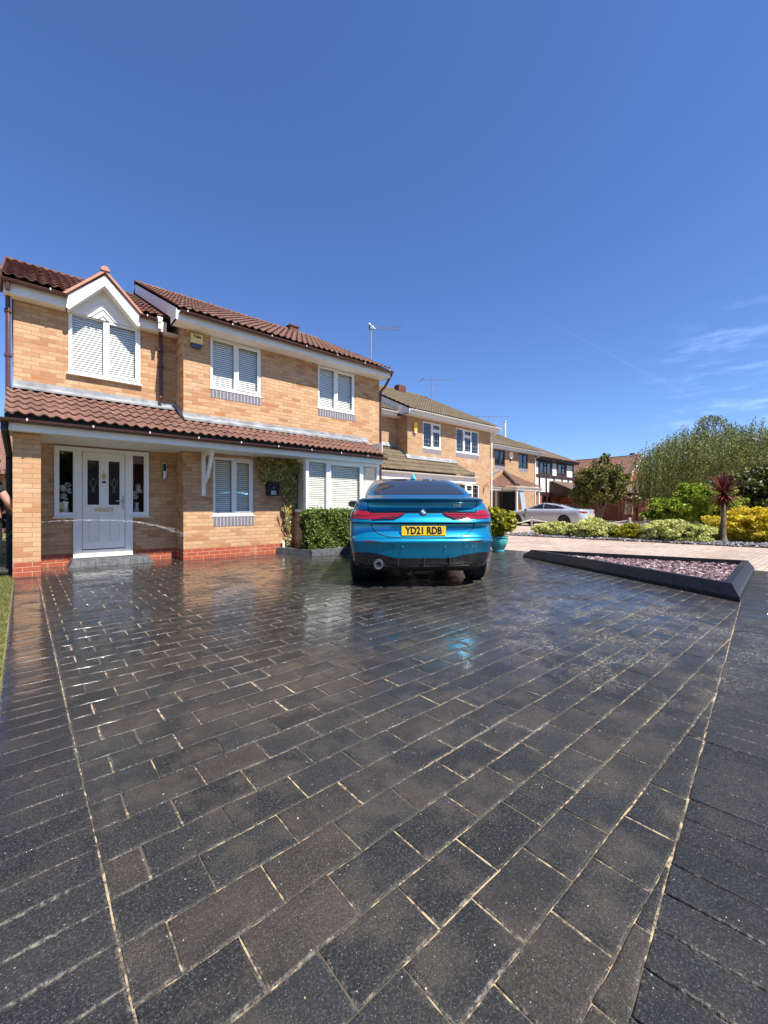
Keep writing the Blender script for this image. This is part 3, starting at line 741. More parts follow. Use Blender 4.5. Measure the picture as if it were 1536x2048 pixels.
# fascias and soffits
mb = MB()
mb.box(-.24, .58, 9.225, 9.25, 4.60, 4.80); mb.box(-.24, .58, 9.2505, 9.448, 4.60, 4.625); mb.build('fascia', M['fascia'], H); mb = MB(); mb.prism([(-.285,9.20,4.66),(-.285,9.45,4.66),(-.285,12.3,6.25),(-.285,12.3,6.56),(-.285,9.18,4.94)], (.03,0,0)); quad(mb, (-.256,9.25,4.80),(-.256,12.3,6.42),(-.115,12.3,6.42),(-.115,9.25,4.80)); mb.build('verge', M['tile_dark'], H); mb = MB()
mb.box(1.69, 2.20, 9.225, 9.25, 4.60, 4.80)
mb.box(1.69, 2.42, 9.2505, 9.448, 4.60, 4.625)
mb.build('fascia', M['fascia'], H)
mb = MB(); mb.box(2.19, 7.66, 8.53, 8.555, 4.64, 4.83); mb.box(2.19, 7.66, 8.556, 8.897, 4.64, 4.66)
for xx in (2.19, 7.64):                                # barge boards up the verges, boxed at the foot
    p = [(xx, 8.54, 4.64), (xx, 8.9, 4.64), (xx, 8.9, 4.80), (xx, 12.3, 6.60), (xx, 12.3, 6.83), (xx, 8.52, 4.85)]
    mb.prism(p, (.022, 0, 0))
    x2 = xx + (.12 if xx < 5 else -.045)
p = [(2.215, 8.9, 4.82), (2.215, 12.3, 6.62), (2.425, 12.3, 6.62), (2.425, 8.9, 4.82)]; quad(mb, *p)
mb.build('fascia', M['fascia'], H)
mb = MB(); mb.box(-.20, 7.06, 8.14, 8.165, 2.19, 2.345); mb.box(-.20, 7.06, 8.166, 8.897, 2.197, 2.215); mb.box(-.114, 2.424, 8.8975, 9.448, 2.197, 2.215)
mb.box(7.04, 7.06, 8.166, 8.897, 2.216, 2.75); mb.box(-.20, -.18, 8.166, 9.44, 2.216, 2.50)
mb.prism([(-.2,8.17,2.38),(-.2,9.44,3.0),(-.2,9.44,2.4)], (.02,0,0))
mb.build('porch_soffit', M['fascia'], H)
mb = MB(); mb.box(-.2, 7.05, 8.115, 8.139, 2.30, 2.425); mb.build('eaves_board', M['mattblack'], H)
# gutters
def gut(x0, x1, Y, z, first=.3, step=.9):
    mb = MB(); gutter(mb, (x0, Y, z), (x1, Y, z)); gt = mb.build('gutter', M['brownpvc'], H, smooth=True)
    x = x0+first
    while x < x1-.1:
        mb = MB(); gutter_clip(mb, x, Y, z, .0615); mb.cur = 1; mb.box(x, x+.018, Y-.068, Y-.056, z-.022, z+.012)  # small white block paints the highlight on each bracket
        mb.build('gutter_bracket', [M['brownpvc'], M['whitegrey']], gt, smooth=True); x += step
gut(-.27, .60, 9.155, 4.80, .62); gut(1.70, 2.10, 9.155, 4.80, .12)
gut(2.24, 7.68, 8.46, 4.80, .12, .86)
gut(-.26, 7.12, 8.07, 2.35, .30, .80)
downpipe(H, -.185, 9.38, 2.5, 4.68, 'brownpvc', gx=-.185, gy=9.16, gz=4.74)
downpipe(H, -.168, 9.38, .05, 1.95, 'mattblack', gx=-.2, gy=8.12, gz=2.3, r=.046)
o = downpipe(H, 2.13, 9.40, 3.26, 4.60, 'brownpvc', gx=2.05, gy=9.16, gz=4.75)
mb = MB(); mb.prism([(2.0,9.085,4.83),(2.10,9.085,4.83),(2.08,9.085,4.72),(2.02,9.085,4.72)], (0,.10,0)); mb.box(2.02,2.08,9.095,9.18,4.60,4.7); mb.build('gutter_outlet', M['whitegrey'], H)
mb = MB(); mb.tube([(7.70,8.5,4.76),(7.69,8.8,4.45),(7.66,8.95,4.35),(7.66,8.95,4.2),(7.66,8.95,.1)], .034); mb.build('downpipe', M['brownpvc'], H, smooth=True)
# gablet over the left window
gb = MB(); AX = 1.15; zf, za = 4.80, 5.36; hw = .57
gb.prism([(AX-hw, 9.19, zf-.21), (AX-hw, 9.19, zf), (AX, 9.19, za), (AX+hw, 9.19, zf), (AX+hw, 9.19, zf-.21), (AX+hw-.04, 9.19, zf-.23), (AX, 9.19, za-.19), (AX-hw+.04, 9.19, zf-.23)], (0, .03, 0))
for sx, sz in ((-.36,.27),(-.18,.41),(.18,.41),(.36,.27)): gb.lathe([(.007,0),(.007,.004)], (AX+sx, 9.186, zf-.15+(.57-abs(sx))*.98+.02), 8, 'y')
gd = gb.build('gable_barge_board', M['upvc'], H)
mb = MB(); quad(mb, (AX-hw+.02, 9.40, 4.60), (AX+hw-.02, 9.40, 4.60), (AX+hw-.02, 9.40, 4.72), (AX, 9.40, 5.27), (AX-hw+.02, 9.40, 4.72))
for k in range(4):                                     # chevron boarding
    q = .46-.12*k; zb = 4.60
    if q > .05: mb.prism([(AX-q, 9.40, zb), (AX, 9.40, zb+q*1.02), (AX+q, 9.40, zb), (AX+q-.022, 9.40, zb), (AX, 9.40, zb+q*1.02-.024), (AX-q+.022, 9.40, zb)], (0, -.018, 0))
mb.build('gable_cladding', M['upvc'], H)
mb = MB()
for s in (-1, 1): mb.prism([(AX+s*(hw-.02), 9.2201, zf-.235), (AX, 9.2201, za-.21), (AX, 9.2201, za-.19), (AX+s*(hw-.02), 9.2201, zf-.215)], (0, .18, 0))
mb.build('gable_soffit', M['upvc'], H)
mb = MB()
for s in (-1, 1):
    a = Vector((AX+s*(hw+.05), 9.15, zf-.03)); b_ = Vector((AX, 9.15, za+.045)); mb.prism([a, b_, b_+Vector((0,0,.055)), a+Vector((0,0,.055))], (0, .10, 0))
mb.build('dry_verge', M['tile_new'], H)
mb = MB()
for s in (-1, 1):
    a = Vector((AX+s*(hw+.04), 9.25, zf-.01)); V_ = (Vector((AX, 9.25, za+.06))-a)
    tiles(mb, a, (0,1,0), V_, 1.1, V_.length, lo=lambda q: 0, hi=lambda q: .06+q*1.6)
gr = mb.build('gable_roof', M['tile_new'], H, smooth=True, fix=False)
mb = MB(); ridge_tiles(mb, (AX, 9.13, za+.10), (AX, 10.3, za+.11), .068); mb.build('ridge_tiles', M['tile_new'], gr, smooth=True)
# bay window
BY = 8.30; bx0, bx1 = 4.87, 7.06
mb = MB(); mb.box(bx0+.02, bx1-.02, BY+.02, 8.898, 0, .93); mb.build('bay_wall', M['brick'], H)
bf = window(H, bx0, bx1, .95, 2.19, BY, blind=True, fw=.075, split=[4.87, 5.47, 6.49, 7.06], room=False, sill=True, name='bay_window')
for xa in (bx0, bx1-.06):
    mb = MB(); mb.box(xa, xa+.06, BY+.061, 8.896, .95, 1.02); mb.box(xa, xa+.06, BY+.061, 8.896, 2.12, 2.19); mb.box(xa, xa+.06, BY+.061, BY+.11, 1.02, 2.12); mb.box(xa, xa+.06, 8.84, 8.896, 1.02, 2.12)
    mb.build('bay_return', M['upvc'], bf, bevel=.003)
mb = MB(); mb.box(bx0+.028, bx0+.032, BY+.11, 8.84, 1.02, 2.12); mb.build('pane', M['glass'], bf); mb = MB(); mb.box(bx1-.032, bx1-.028, BY+.11, 8.84, 1.02, 2.12); mb.build('pane', M['glass'], bf)
mb = MB(); z = 1.05
while z < 2.12:
    x_ = bx0+.085; mb.add([(x_-.008,BY+.13,z-.0245),(x_-.008,8.83,z-.0245),(x_+.008,8.83,z+.019),(x_+.008,BY+.13,z+.019)], [(0,1,2,3)]); z += .048
mb.build('blind', M['blind'], bf, fix=False)
mb = MB(); mb.box(bx0+.06, bx1-.06, 9.5, 9.55, .8, 2.3); mb.box(bx0+.06, bx1-.06, BY+.07, 9.5, .93, .945); mb.build('room', M['interior'], bf)
# timber bracket under the porch
mb = MB(); bx = 2.80
mb.box(bx-.035, bx+.035, 8.83, 8.898, 1.30, 2.196); mb.box(bx-.035, bx+.035, 8.32, 8.829, 2.12, 2.1955)
pr_ = []
for k in range(9):
    t = k/8; y = 8.83 - .42*t; z = 1.52 + .60*t - .10*math.sin(math.pi*t); pr_.append((y, z + .012*math.sin(t*14)))
poly = [(bx-.03, y, z) for y, z in pr_] + [(bx-.03, y-.10+.0*z, z+.05) for y, z in reversed(pr_)]
mb.prism([(p[0], min(p[1], 8.829), min(p[2], 2.119)) for p in poly], (.06, 0, 0))
mb.build('porch_bracket', M['upvc'], H, bevel=.003)
# door set
Yd = 9.40
mb = MB(); zt, zb = 2.165, .13
for a, b_ in ((DX0, .495), (.693, .825), (1.507, 1.637), (1.832, DX1)):
    mb.box(a, b_, Yd, Yd+.07, .89 if (a == DX0 or b_ == DX1) else zb, zt)
mb.box(.4955, .6925, Yd+.001, Yd+.07, .89, .97); mb.box(1.6375, 1.8315, Yd+.001, Yd+.07, .89, .97)
mb.box(.4955, .6925, Yd+.001, Yd+.07, 2.08, zt); mb.box(1.6375, 1.8315, Yd+.001, Yd+.07, 2.08, zt); mb.box(.8255, 1.5065, Yd+.001, Yd+.07, 2.095, zt)
mb.box(.8255, 1.5065, Yd+.001, Yd+.07, zb, .27); mb.box(.74, 1.61, Yd-.05, Yd+.0, .135, .185)
mb.box(.40, .765, Yd-.045, Yd+.06, .865, .888); mb.box(1.59, 1.94, Yd-.045, Yd+.06, .865, .888)
df = mb.build('door_frame', M['upvc'], H, bevel=.003)
mb = MB(); mb.box(.49, .70, Yd+.035, Yd+.04, .96, 2.09); mb.build('pane', M['glass'], df); mb = MB(); mb.box(1.63, 1.84, Yd+.035, Yd+.04, .96, 2.09); mb.build('pane', M['glass'], df)
mb = MB(); quad(mb, (.35,10.6,.0), (2.0,10.6,.0), (2.0,10.6,2.3), (.35,10.6,2.3)); 
for x in (.44, 1.90): quad(mb, (x,Yd+.075,.0), (x,10.6,.0), (x,10.6,2.3), (x,Yd+.075,2.3))
for z in (.9, 2.17): quad(mb, (.44,Yd+.075,z), (1.9,Yd+.075,z), (1.9,10.6,z), (.44,10.6,z))
mb.build('hall', M['interior'], df, fix=False)
mb = MB(); x0, x1, z0, z1 = .832, 1.50, .285, 2.09; yy = Yd+.012
gl_ = [(.905, 1.085, 1.11, 1.94), (1.235, 1.415, 1.11, 1.94)]; pn_ = [(.90, 1.09, .42, .93), (1.23, 1.42, .42, .93)]
wall_front(mb, yy, x0, x1, z0, z1, gl_ + pn_, .025)
for a, b_, c_, d_ in pn_:
    quad(mb, (a,yy+.016,c_), (b_,yy+.016,c_), (b_,yy+.016,d_), (a,yy+.016,d_)); mb.box(a+.04, b_-.04, yy-.002, yy+.0165, c_+.05, d_-.05)
for a, b_, c_, d_ in gl_:
    for q in ((a-.022,b_+.022,c_-.022,c_),(a-.022,b_+.022,d_,d_+.022),(a-.022,a,c_,d_),(b_,b_+.022,c_,d_)): mb.box(q[0],q[1],yy-.012,yy+.002,q[2],q[3])
dr = mb.build('door', M['upvc'], H, fix=False)
mb = MB(); [mb.box(a, b_, yy+.014, yy+.018, c_, d_) for a, b_, c_, d_ in gl_]; mb.build('pane', M['darkglass'], dr)
mb = MB()
for a, b_, c_, d_ in gl_:
    cx = (a+b_)/2; y_ = yy+.010
    for s in (-1, 1):
        mb.tube([(cx, y_, 1.62), (cx+s*.035, y_, 1.52), (cx, y_, 1.42), (cx+s*.028, y_, 1.34)], .0035, 5); mb.tube([(cx+s*.06, y_, 1.60), (cx+s*.05, y_, 1.50), (cx, y_, 1.36)], .0025, 5)
mb.tube([(.995,yy+.012,1.34),(1.325,yy+.012,1.34)], .0008, 4); mb.build('leaded_motif', M['lead'], dr)
mb = MB(); mb.box(1.02, 1.31, yy-.012, yy+.0, .985, 1.055); lb = mb.build('letter_box', M['brass'], dr, bevel=.004)
mb = MB(); mb.box(1.045, 1.285, yy-.016, yy-.012, 1.003, 1.038); mb.build('letter_flap', M['steel'], lb)
mb = MB(); mb.box(1.455, 1.485, yy-.014, yy, 1.03, 1.27); mb.tube([(1.47,yy-.01,1.19),(1.47,yy-.055,1.19),(1.45,yy-.06,1.19),(1.345,yy-.058,1.185)], .009, 8); mb.build('door_handle', M['steel'], dr, smooth=True)
mb = MB(); mb.lathe([(.001,-.02),(.018,-.018),(.03,-.008),(.032,0)], (1.16, yy-.006, 1.665), 12, 'y'); mb.tube([(1.13,yy-.02,1.66),(1.135,yy-.02,1.62),(1.16,yy-.022,1.605),(1.185,yy-.02,1.62),(1.19,yy-.02,1.66)], .007, 6)
mb.tube([(1.16,yy-.01,1.60),(1.16,yy-.01,1.57)], .006, 6); mb.tube([(1.16,yy-.008,1.70),(1.16,yy-.008,1.755)], .006, 6); mb.build('door_knocker', M['brass'], dr, smooth=True)
mb = MB(); mb.box(1.125, 1.195, yy-.022, yy, 1.44, 1.56); db = mb.build('door_bell', M['upvc'], dr, bevel=.004)
mb = MB(); mb.box(1.129, 1.191, yy-.0235, yy-.0215, 1.52, 1.556); mb.build('bell_camera', M['black'], db)
# front step of charcoal blocks
def P2xy(*a): return [V2(x, y) for x, y in a]
mb = MB(); n = 11
for k in range(n):
    a = .66 + (1.86-.66)*k/n; b_ = a + (1.86-.66)/n - .0015; z = .125 + random.uniform(-.0005,.0005)
    ea = .06 if k == 0 else 0; eb = .06 if k == n-1 else 0
    mb.add([(a-ea,9.0,0),(b_+eb,9.0,0),(b_+eb,9.445,0),(a-ea,9.445,0),(a,9.06,z),(b_,9.06,z),(b_,9.445,z),(a,9.445,z)], [(0,3,2,1),(4,5,6,7),(0,1,5,4),(1,2,6,5),(2,3,7,6),(3,0,4,7)])
tag(mb.build('door_step', M['kerb_dry'], bevel=.004), 'low grey block step in front of the white front door', 'step')
# wall mounted things
t = thing('wall_lantern', (2.20, 9.44, 1.8), 'slim steel cylinder lantern on the shaded brick right of the white door', 'lantern')
mb = MB(); mb.box(2.165, 2.235, 9.43, 9.448, 1.66, 1.96); mb.build('back_plate', M['mattblack'], t)
mb = MB(); mb.lathe([(.001,1.985),(.055,1.98),(.055,1.955),(.045,1.95)], (2.20, 9.375, 0), 14); mb.lathe([(.045,1.66),(.05,1.655),(.05,1.64),(.001,1.638)], (2.20, 9.375, 0), 14)
for k in range(4): mb.tube([(2.20+.045*math.cos(k*1.57+.6),9.375+.045*math.sin(k*1.57+.6),1.655),(2.20+.045*math.cos(k*1.57+.6),9.375+.045*math.sin(k*1.57+.6),1.955)], .004, 5)
mb.build('cage', M['steel'], t, smooth=True)
mb = MB(); mb.lathe([(.03,1.665),(.034,1.67),(.034,1.80),(.02,1.81)], (2.20, 9.375, 0), 12); mb.build('lamp_glass', M['white'], t, smooth=True)
ax, az = 2.665, 4.44
t = thing('alarm_box', (ax, 8.89, az), 'square cream alarm box with black base high on the brick left of the upstairs window', 'alarm box')
mb = MB(); mb.prism([(ax-.115,8.895,az+.135),(ax+.115,8.895,az+.135),(ax+.115,8.895,az-.06),(ax-.115,8.895,az-.06)], (0,-.075,0)); mb.build('cover', M['yellowbox'], t, bevel=.012)
mb = MB(); mb.prism([(ax-.115,8.895,az-.063),(ax+.115,8.895,az-.063),(ax+.075,8.895,az-.15),(ax-.075,8.895,az-.15)], (0,-.07,0)); mb.build('siren_base', M['black'], t, bevel=.01)
text_obj('lettering', 'Yale', .085, M['mattblack'], Matrix.Translation((ax, 8.818, az+.08)) @ Matrix.Rotation(R(90), 4, 'X'), t, .001, .003, local=False)
# post box with the number
mx_, mz_ = 4.30, 1.53
t = thing('mail_box', (mx_, 8.88, 1.35), 'black pitched wall letterbox numbered 162 beside the ivy', 'letterbox')
mb = MB(); mb.box(mx_-.125, mx_+.125, 8.75, 8.895, 1.33, 1.55); mb.build('body', M['mattblack'], t, bevel=.01)
mb = MB(); mb.prism([(mx_-.155,8.73,1.552),(mx_+.155,8.73,1.552),(mx_+.13,8.73,1.60),(mx_+.05,8.73,1.645),(mx_-.05,8.73,1.645),(mx_-.13,8.73,1.60)], (0,.165,0)); mb.build('lid', M['mattblack'], t, bevel=.006)
mb = MB(); mb.box(mx_-.06, mx_+.06, 8.745, 8.749, 1.36, 1.44); mb.build('number_plate', M['white'], t)
text_obj('house_number', '162', .085, M['mattblack'], Matrix.Translation((mx_, 8.7435, 1.40)) @ Matrix.Rotation(R(90), 4, 'X'), t, .001, .002, local=False)
mb = MB(); mb.lathe([(.001,-.006),(.009,-.005),(.009,0)], (mx_, 8.749, 1.50), 10, 'y'); mb.build('lock', M['chrome'], t)
# heart hanger
mb = MB(); pts = []
for k in range(17):
    a = 2*math.pi*k/16; pts.append((3.985+.0024*16*math.sin(a)**3, 8.875, 1.635+.0024*(13*math.cos(a)-5*math.cos(2*a)-2*math.cos(3*a)-math.cos(4*a))))
mb.tube(pts, .006, 5); tag(mb.build('heart_ornament', M['rope']), 'small pale heart ring hung between the ivy and the letterbox', 'ornament')
# vent / outlet by the bay
mb = MB(); mb.tube([(4.58,8.82,.0),(4.58,8.82,.22),(4.58,8.86,.27)], .03, 10); tag(mb.build('waste_pipe', M['whitegrey'], smooth=True), 'short white pipe stub at the wall foot beside the hedge', 'pipe')
# flowers behind the door sidelights
def flowers(x, lab, sd):
    random.seed(sd); t = thing('flower_vase', (x, 9.62, .9), lab, 'flowers', 'white flower displays behind the door glass')
    mb = MB(); mb.lathe([(.03,.90),(.05,.93),(.055,1.0),(.03,1.10),(.045,1.16)], (x, 9.62, 0), 12); mb.build('vase', M['white'], t, smooth=True)
    mb = MB()
    for k in range(5):
        c = Vector((x+random.uniform(-.06,.06), 9.60+random.uniform(-.04,.03), 1.28+.28*k/5+random.uniform(-.03,.03)))
        for i in range(26):
            d = Vector((random.gauss(0,1),random.gauss(0,1),random.gauss(0,1))).normalized(); tt = d.orthogonal().normalized(); b2 = d.cross(tt)
            r = .055; p = c + d*r*.7; mb.add([p-tt*.028, p+b2*.024+d*.012, p+tt*.028, p-b2*.024+d*.012], [(0,1,2,3)])
    mb.build('petals', M['white'], t, fix=False)
flowers(.60, 'round white flowers behind the left door sidelight', 3); flowers(1.74, 'round white flowers behind the right door sidelight', 4)

# ---- aerials
def aerial(x, y, z0, z1, kind, label, dirx=1, mast_r=.02):
    t = thing('roof_aerial', (x, y, z0), label, 'aerial', 'television aerials on the roofs')
    mb = MB(); mb.tube([(x,y,z0),(x,y,z1)], mast_r, 8); mb.build('mast', M['alu'], t)
    mb = MB(); f = Vector((.7542, -.6567, 0))*dirx; s_ = Vector((.6567, .7542, 0))
    if kind == 1:
        a = Vector((x,y,z1-.10)); e = a + f*.86 + Vector((0,0,-.02)); mb.tube([a - f*.05, e], .011, 6)
        for k in range(12):
            p = a + (e-a)*(.22+.78*k/11); w_ = .05; mb.tube([p - s_*w_ - Vector((0,0,w_)), p + s_*w_ + Vector((0,0,w_))], .006, 4); mb.tube([p + s_*w_ - Vector((0,0,w_)), p - s_*w_ + Vector((0,0,w_))], .006, 4)
        mb.tube([a + Vector((0,0,.13)) - f*.06, a + f*.12 + Vector((0,0,-.04))], .02, 6); mb.tube([a - Vector((0,0,.16)) - f*.05, a + f*.1 + Vector((0,0,0))], .02, 6)
        mb.box(a.x-.05, a.x+.05, a.y-.04, a.y+.04, a.z-.05, a.z+.06)
    else:
        k_ = (z1-z0)/1.1
        a = Vector((x,y,z1-.08)); e = a + f*.9*k_; mb.tube([a - f*.55*k_, e], .014, 6)
        for k in range(9): p = a + f*k_*(-.45+1.3*k/8); mb.tube([p - s_*.14*k_, p + s_*.14*k_], .008, 4)
        mb.tube([a - f*.55*k_ - Vector((0,0,.12)), a - f*.35*k_ + Vector((0,0,.10))], .03, 4)
        b2 = a - Vector((0,0,.42*k_)); mb.tube([b2 - f*.4*k_ - Vector((0,0,.12*k_)), b2 + f*.38*k_ + Vector((0,0,.14*k_))], .014, 5)
    mb.build('antenna', M['alu'], t)
aerial(7.68, 9.40, 4.6, 6.42, 1, 'tall aerial pole with a long yagi arm at the right end of the near roof', 1, .022)
aerial(17.0, 15.5, 6.8, 8.2, 2, 'aerial standing on the ridge of the second house', 1, .02)
aerial(26.0, 18.1, 6.0, 7.9, 2, 'aerial farthest along the street above the third house', 1, .02)
# ================================================================ second house
H2 = thing('brick_house', (14, 11.7, 0), 'second house, buff brick with white leaded windows and olive tiled garage roof', 'house')
A2, B2_, S2 = (12.29,13.40,3.52,4.60), (14.39,16.07,3.52,4.60), (12.95,14.9,.95,2.1)
mb = MB(); block_shell(mb, 11.41, 16.96, 11.7, 20.2, 4.70, (16.0, 7.0), [A2, B2_, (14.6,16.1,.9,2.15)])
mb.build('wall', M['brick2'], H2, fix=False)
mb = MB(); wall_front(mb, 12.35, 8.6, 11.41, 0, 4.7, [(9.5,10.62,3.5,4.6)]); quad(mb, (8.6,12.35,0), (8.6,18.5,0), (8.6,18.5,4.7), (8.6,15.4,6.2), (8.6,12.35,4.7)); mb.build('wall', M['brick2'], H2, fix=False)
window(H2, *A2, 11.72, lights=2, leaded=True, blind=False, toplight=(1,))
window(H2, *B2_, 11.72, lights=3, leaded=True, blind=False, toplight=(1,))
window(H2, 14.6, 16.1, .9, 2.15, 11.72, lights=3, leaded=True, blind=False, toplight=(1,))
window(H2, 9.5, 10.62, 3.5, 4.6, 12.37, lights=2, leaded=True, blind=False)
for k in (A2, B2_): mb = MB(); mb.box(k[0], k[1], 11.694, 11.73, k[2]-.21, k[2]-.036); mb.build('sill_bricks', M['sill_brick'], H2)
mb = MB(); pt = .495; tiles(mb, (11.12, 11.3, 4.88), (1,0,0), slope(pt), 6.0, 4.7*math.sqrt(1+pt*pt), ns=5); quad(mb, (11.1,20.6,4.9), (17.2,20.6,4.9), (17.2,16,7.2), (11.1,16,7.2))
rf = mb.build('roof', M['tile_brown'], H2, smooth=True, fix=False)
mb = MB(); ridge_tiles(mb, (11.1, 16, 7.24), (17.15, 16, 7.24)); mb.build('ridge_tiles', M['tile_brown'], rf, smooth=True)
mb = MB(); mb.box(14.6,15.1,15.6,15.95,6.9,7.42); mb.build('vent_tile', M['tile_dark'], rf)
mb = MB(); tiles(mb, (8.4, 11.95, 4.86), (1,0,0), slope(pt), 2.9, 3.9, ns=5); mb.build('roof', M['tile_brown'], H2, smooth=True, fix=False)
mb = MB(); mb.box(11.13,17.12,11.33,11.355,4.68,4.86); mb.box(11.13,17.12,11.356,11.697,4.68,4.70); mb.box(8.4,11.12,11.98,12.0,4.66,4.84); mb.box(8.4,11.4,12.001,12.348,4.66,4.68)
for xx in (11.13, 17.10): mb.prism([(xx,11.33,4.68),(xx,11.7,4.68),(xx,16,6.9),(xx,16,7.15),(xx,11.31,4.86)], (.022,0,0))
quad(mb, (11.152,11.7,4.82),(11.152,16,6.92),(11.41,16,6.92),(11.41,11.7,4.82))
mb.build('fascia', M['fascia'], H2)
mb = MB(); gutter(mb, (11.15,11.27,4.84), (17.2,11.27,4.84)); gutter(mb, (8.4,11.93,4.82), (11.1,11.93,4.82)); gutter(mb, (8.6,10.83,2.36), (14.8,10.83,2.36)); mb.build('gutter', M['upvc'], H2, smooth=True)
mb = MB(); mb.tube([(17.14,11.3,4.78),(17.14,11.5,4.62),(17.02,11.66,4.5),(17.02,11.66,.1)], .035); mb.build('downpipe', M['upvc'], H2, smooth=True)
mb = MB(); tiles(mb, (8.5, 10.85, 2.42), (1,0,0), slope(.70), 6.25, 1.06, hi=lambda s: 6.25-s*.42, ns=5); tiles(mb, (8.5, 11.70, 3.015), (1,0,0), slope(.70), 2.9, .8, ns=5)
pr = mb.build('garage_roof', M['tile_brown'], H2, smooth=True, fix=False)
mb = MB(); mb.prism([(11.3,11.704,3.16),(11.3,11.688,3.16),(11.3,11.58,3.0),(11.3,11.704,2.98)], (3.1,0,0)); mb.prism([(8.6,12.352,3.66),(8.6,12.338,3.66),(8.6,12.23,3.5),(8.6,12.352,3.4)], (2.8,0,0))
mb.prism([(11.406,11.69,3.16),(11.406,12.34,3.62),(11.406,12.34,3.45),(11.406,11.69,2.98)], (-.014,0,0)); mb.build('flashing', M['lead'], pr)
mb = MB(); mb.box(8.55,14.75,10.9,10.925,2.08,2.34); mb.box(8.55,14.75,10.926,11.697,2.10,2.12); mb.box(14.72,14.75,10.926,11.697,2.121,2.6); mb.build('porch_soffit', M['fascia'], H2)
mb = MB(); mb.box(9.0,12.6,11.62,11.66,.02,2.09)
for k in range(4): mb.box(9.0,12.6,11.60,11.621,.08+k*.52,.52+k*.52)
mb.build('garage_door', M['whitegrey'], H2)
mb = MB(); mb.box(8.62,9.0,10.95,11.3,0,2.09); mb.build('garage_pier', M['brick2'], H2)
t = thing('alarm_box', (11.8,11.69,4.25), 'tall yellow alarm box on the second house', 'alarm box')
mb = MB(); mb.box(11.70,11.88,11.60,11.698,4.12,4.48); mb.build('cover', simple('yellow_plastic', (.85,.50,.03), .35), t, bevel=.015); mb = MB(); mb.box(11.73,11.85,11.605,11.69,4.04,4.119); mb.build('siren_base', M['upvc'], t, bevel=.01)
mb = MB(); mb.tube([(16.4,11.69,1.75),(16.4,11.69,2.05),(16.4,11.62,2.12),(16.4,11.45,2.14),(16.4,11.40,2.08),(16.4,11.43,2.03)], .012, 6); mb.tube([(16.4,11.69,1.85),(16.4,11.5,2.12)], .009, 6)
tag(mb.build('hanging_bracket', M['mattblack']), 'thin black hanging basket bracket on the second house wall', 'bracket')

# ================================================================ third house
H3 = thing('brick_house', (24, 16.4, 0), 'third house, buff brick with dark grey windows and hipped brown porch', 'house')
A3, B3 = (24.28,25.56,3.97,5.08), (27.3,28.6,3.97,5.08)
mb = MB(); block_shell(mb, 17.6, 29.7, 16.4, 26, 5.15, (21.3, 7.6), [A3, B3, (20.4,21.5,.3,2.3), (26.2,27.6,.7,2.3)]); mb.build('wall', M['brick2'], H3, fix=False)
for k in (A3, B3):
    window(H3, *k, 16.42, lights=2, mat='greywin', blind=False, fw=.09, sill=False)
    mb = MB(); mb.box(k[0], k[1], 16.394, 16.43, k[2]-.24, k[2]-.004); mb.build('sill_bricks', M['sill_brick'], H3)
window(H3, 20.4,21.5,.3,2.3, 16.42, lights=1, mat='greywin', blind=False, fw=.1, sill=False); window(H3, 26.2,27.6,.7,2.3, 16.42, lights=2, mat='greywin', blind=False, fw=.09, sill=False)
pt = .47
mb = MB(); tiles(mb, (17.3,15.95,5.32), (1,0,0), slope(pt), 12.7, 5.35*math.sqrt(1+pt*pt), ns=4); quad(mb, (17.3,26.4,5.3),(30,26.4,5.3),(30,21.3,7.85),(17.3,21.3,7.85)); rf = mb.build('roof', M['tile_brown'], H3, smooth=True, fix=False)
mb = MB(); ridge_tiles(mb, (17.3,21.3,7.88), (30,21.3,7.88)); mb.build('ridge_tiles', M['tile_brown'], rf, smooth=True)
mb = MB(); mb.box(17.3,29.95,15.99,16.02,5.08,5.3); mb.box(17.3,29.95,16.021,16.397,5.08,5.1); mb.prism([(29.93,16.0,5.08),(29.93,16.4,5.08),(29.93,21.3,7.4),(29.93,21.3,7.75),(29.93,15.98,5.3)], (.03,0,0)); mb.build('fascia', M['fascia'], H3)
mb = MB(); gutter(mb, (17.3,15.93,5.28), (30.0,15.93,5.28), .065); mb.build('gutter', M['upvc'], H3, smooth=True)
mb = MB(); mb.tube([(29.9,15.95,5.2),(29.9,16.2,5.02),(29.62,16.36,4.85),(29.62,16.36,.1)], .05); mb.build('downpipe', M['upvc'], H3, smooth=True)
# porch: lean-to on the left and a hipped front
qx0, qx1, qy, qz = 23.2, 26.3, 14.0, 2.42
mb = MB(); sp = .48; dv = 16.4-qy
tiles(mb, (qx0,qy,qz), (1,0,0), slope(sp), qx1-qx0, dv*math.sqrt(1+sp*sp), lo=lambda s: s/math.sqrt(1+sp*sp)*.95, hi=lambda s: qx1-qx0-s/math.sqrt(1+sp*sp)*.35, ns=5)
vside = Vector((1,0,sp)).normalized()
tiles(mb, (qx0,qy,qz), (0,1,0), vside, dv, dv*math.sqrt(1+sp*sp)*.93, lo=lambda s: s/math.sqrt(1+sp*sp), ns=5)
tiles(mb, (18,15.1,qz+.02), (1,0,0), slope(.55), 5.15, 1.45, ns=5)
pr = mb.build('porch_roof', M['tile_red'], H3, smooth=True, fix=False)
mb = MB(); ridge_tiles(mb, (qx0-.02,qy-.02,qz+.06), (qx0+dv*.94,16.38,qz+dv*sp+.08), .13, .4); mb.build('hip_tiles', M['tile_plain'], pr, smooth=True)
mb = MB(); mb.prism([(20.8,16.392,3.25),(20.8,16.25,3.12),(20.8,16.392,3.1)], (2.6,0,0)); mb.prism([(23.0,16.392,3.2),(24.9,16.392,3.75),(24.9,16.392,3.6),(23.0,16.392,3.05)], (0,-.02,0)); mb.build('flashing', M['lead'], pr)
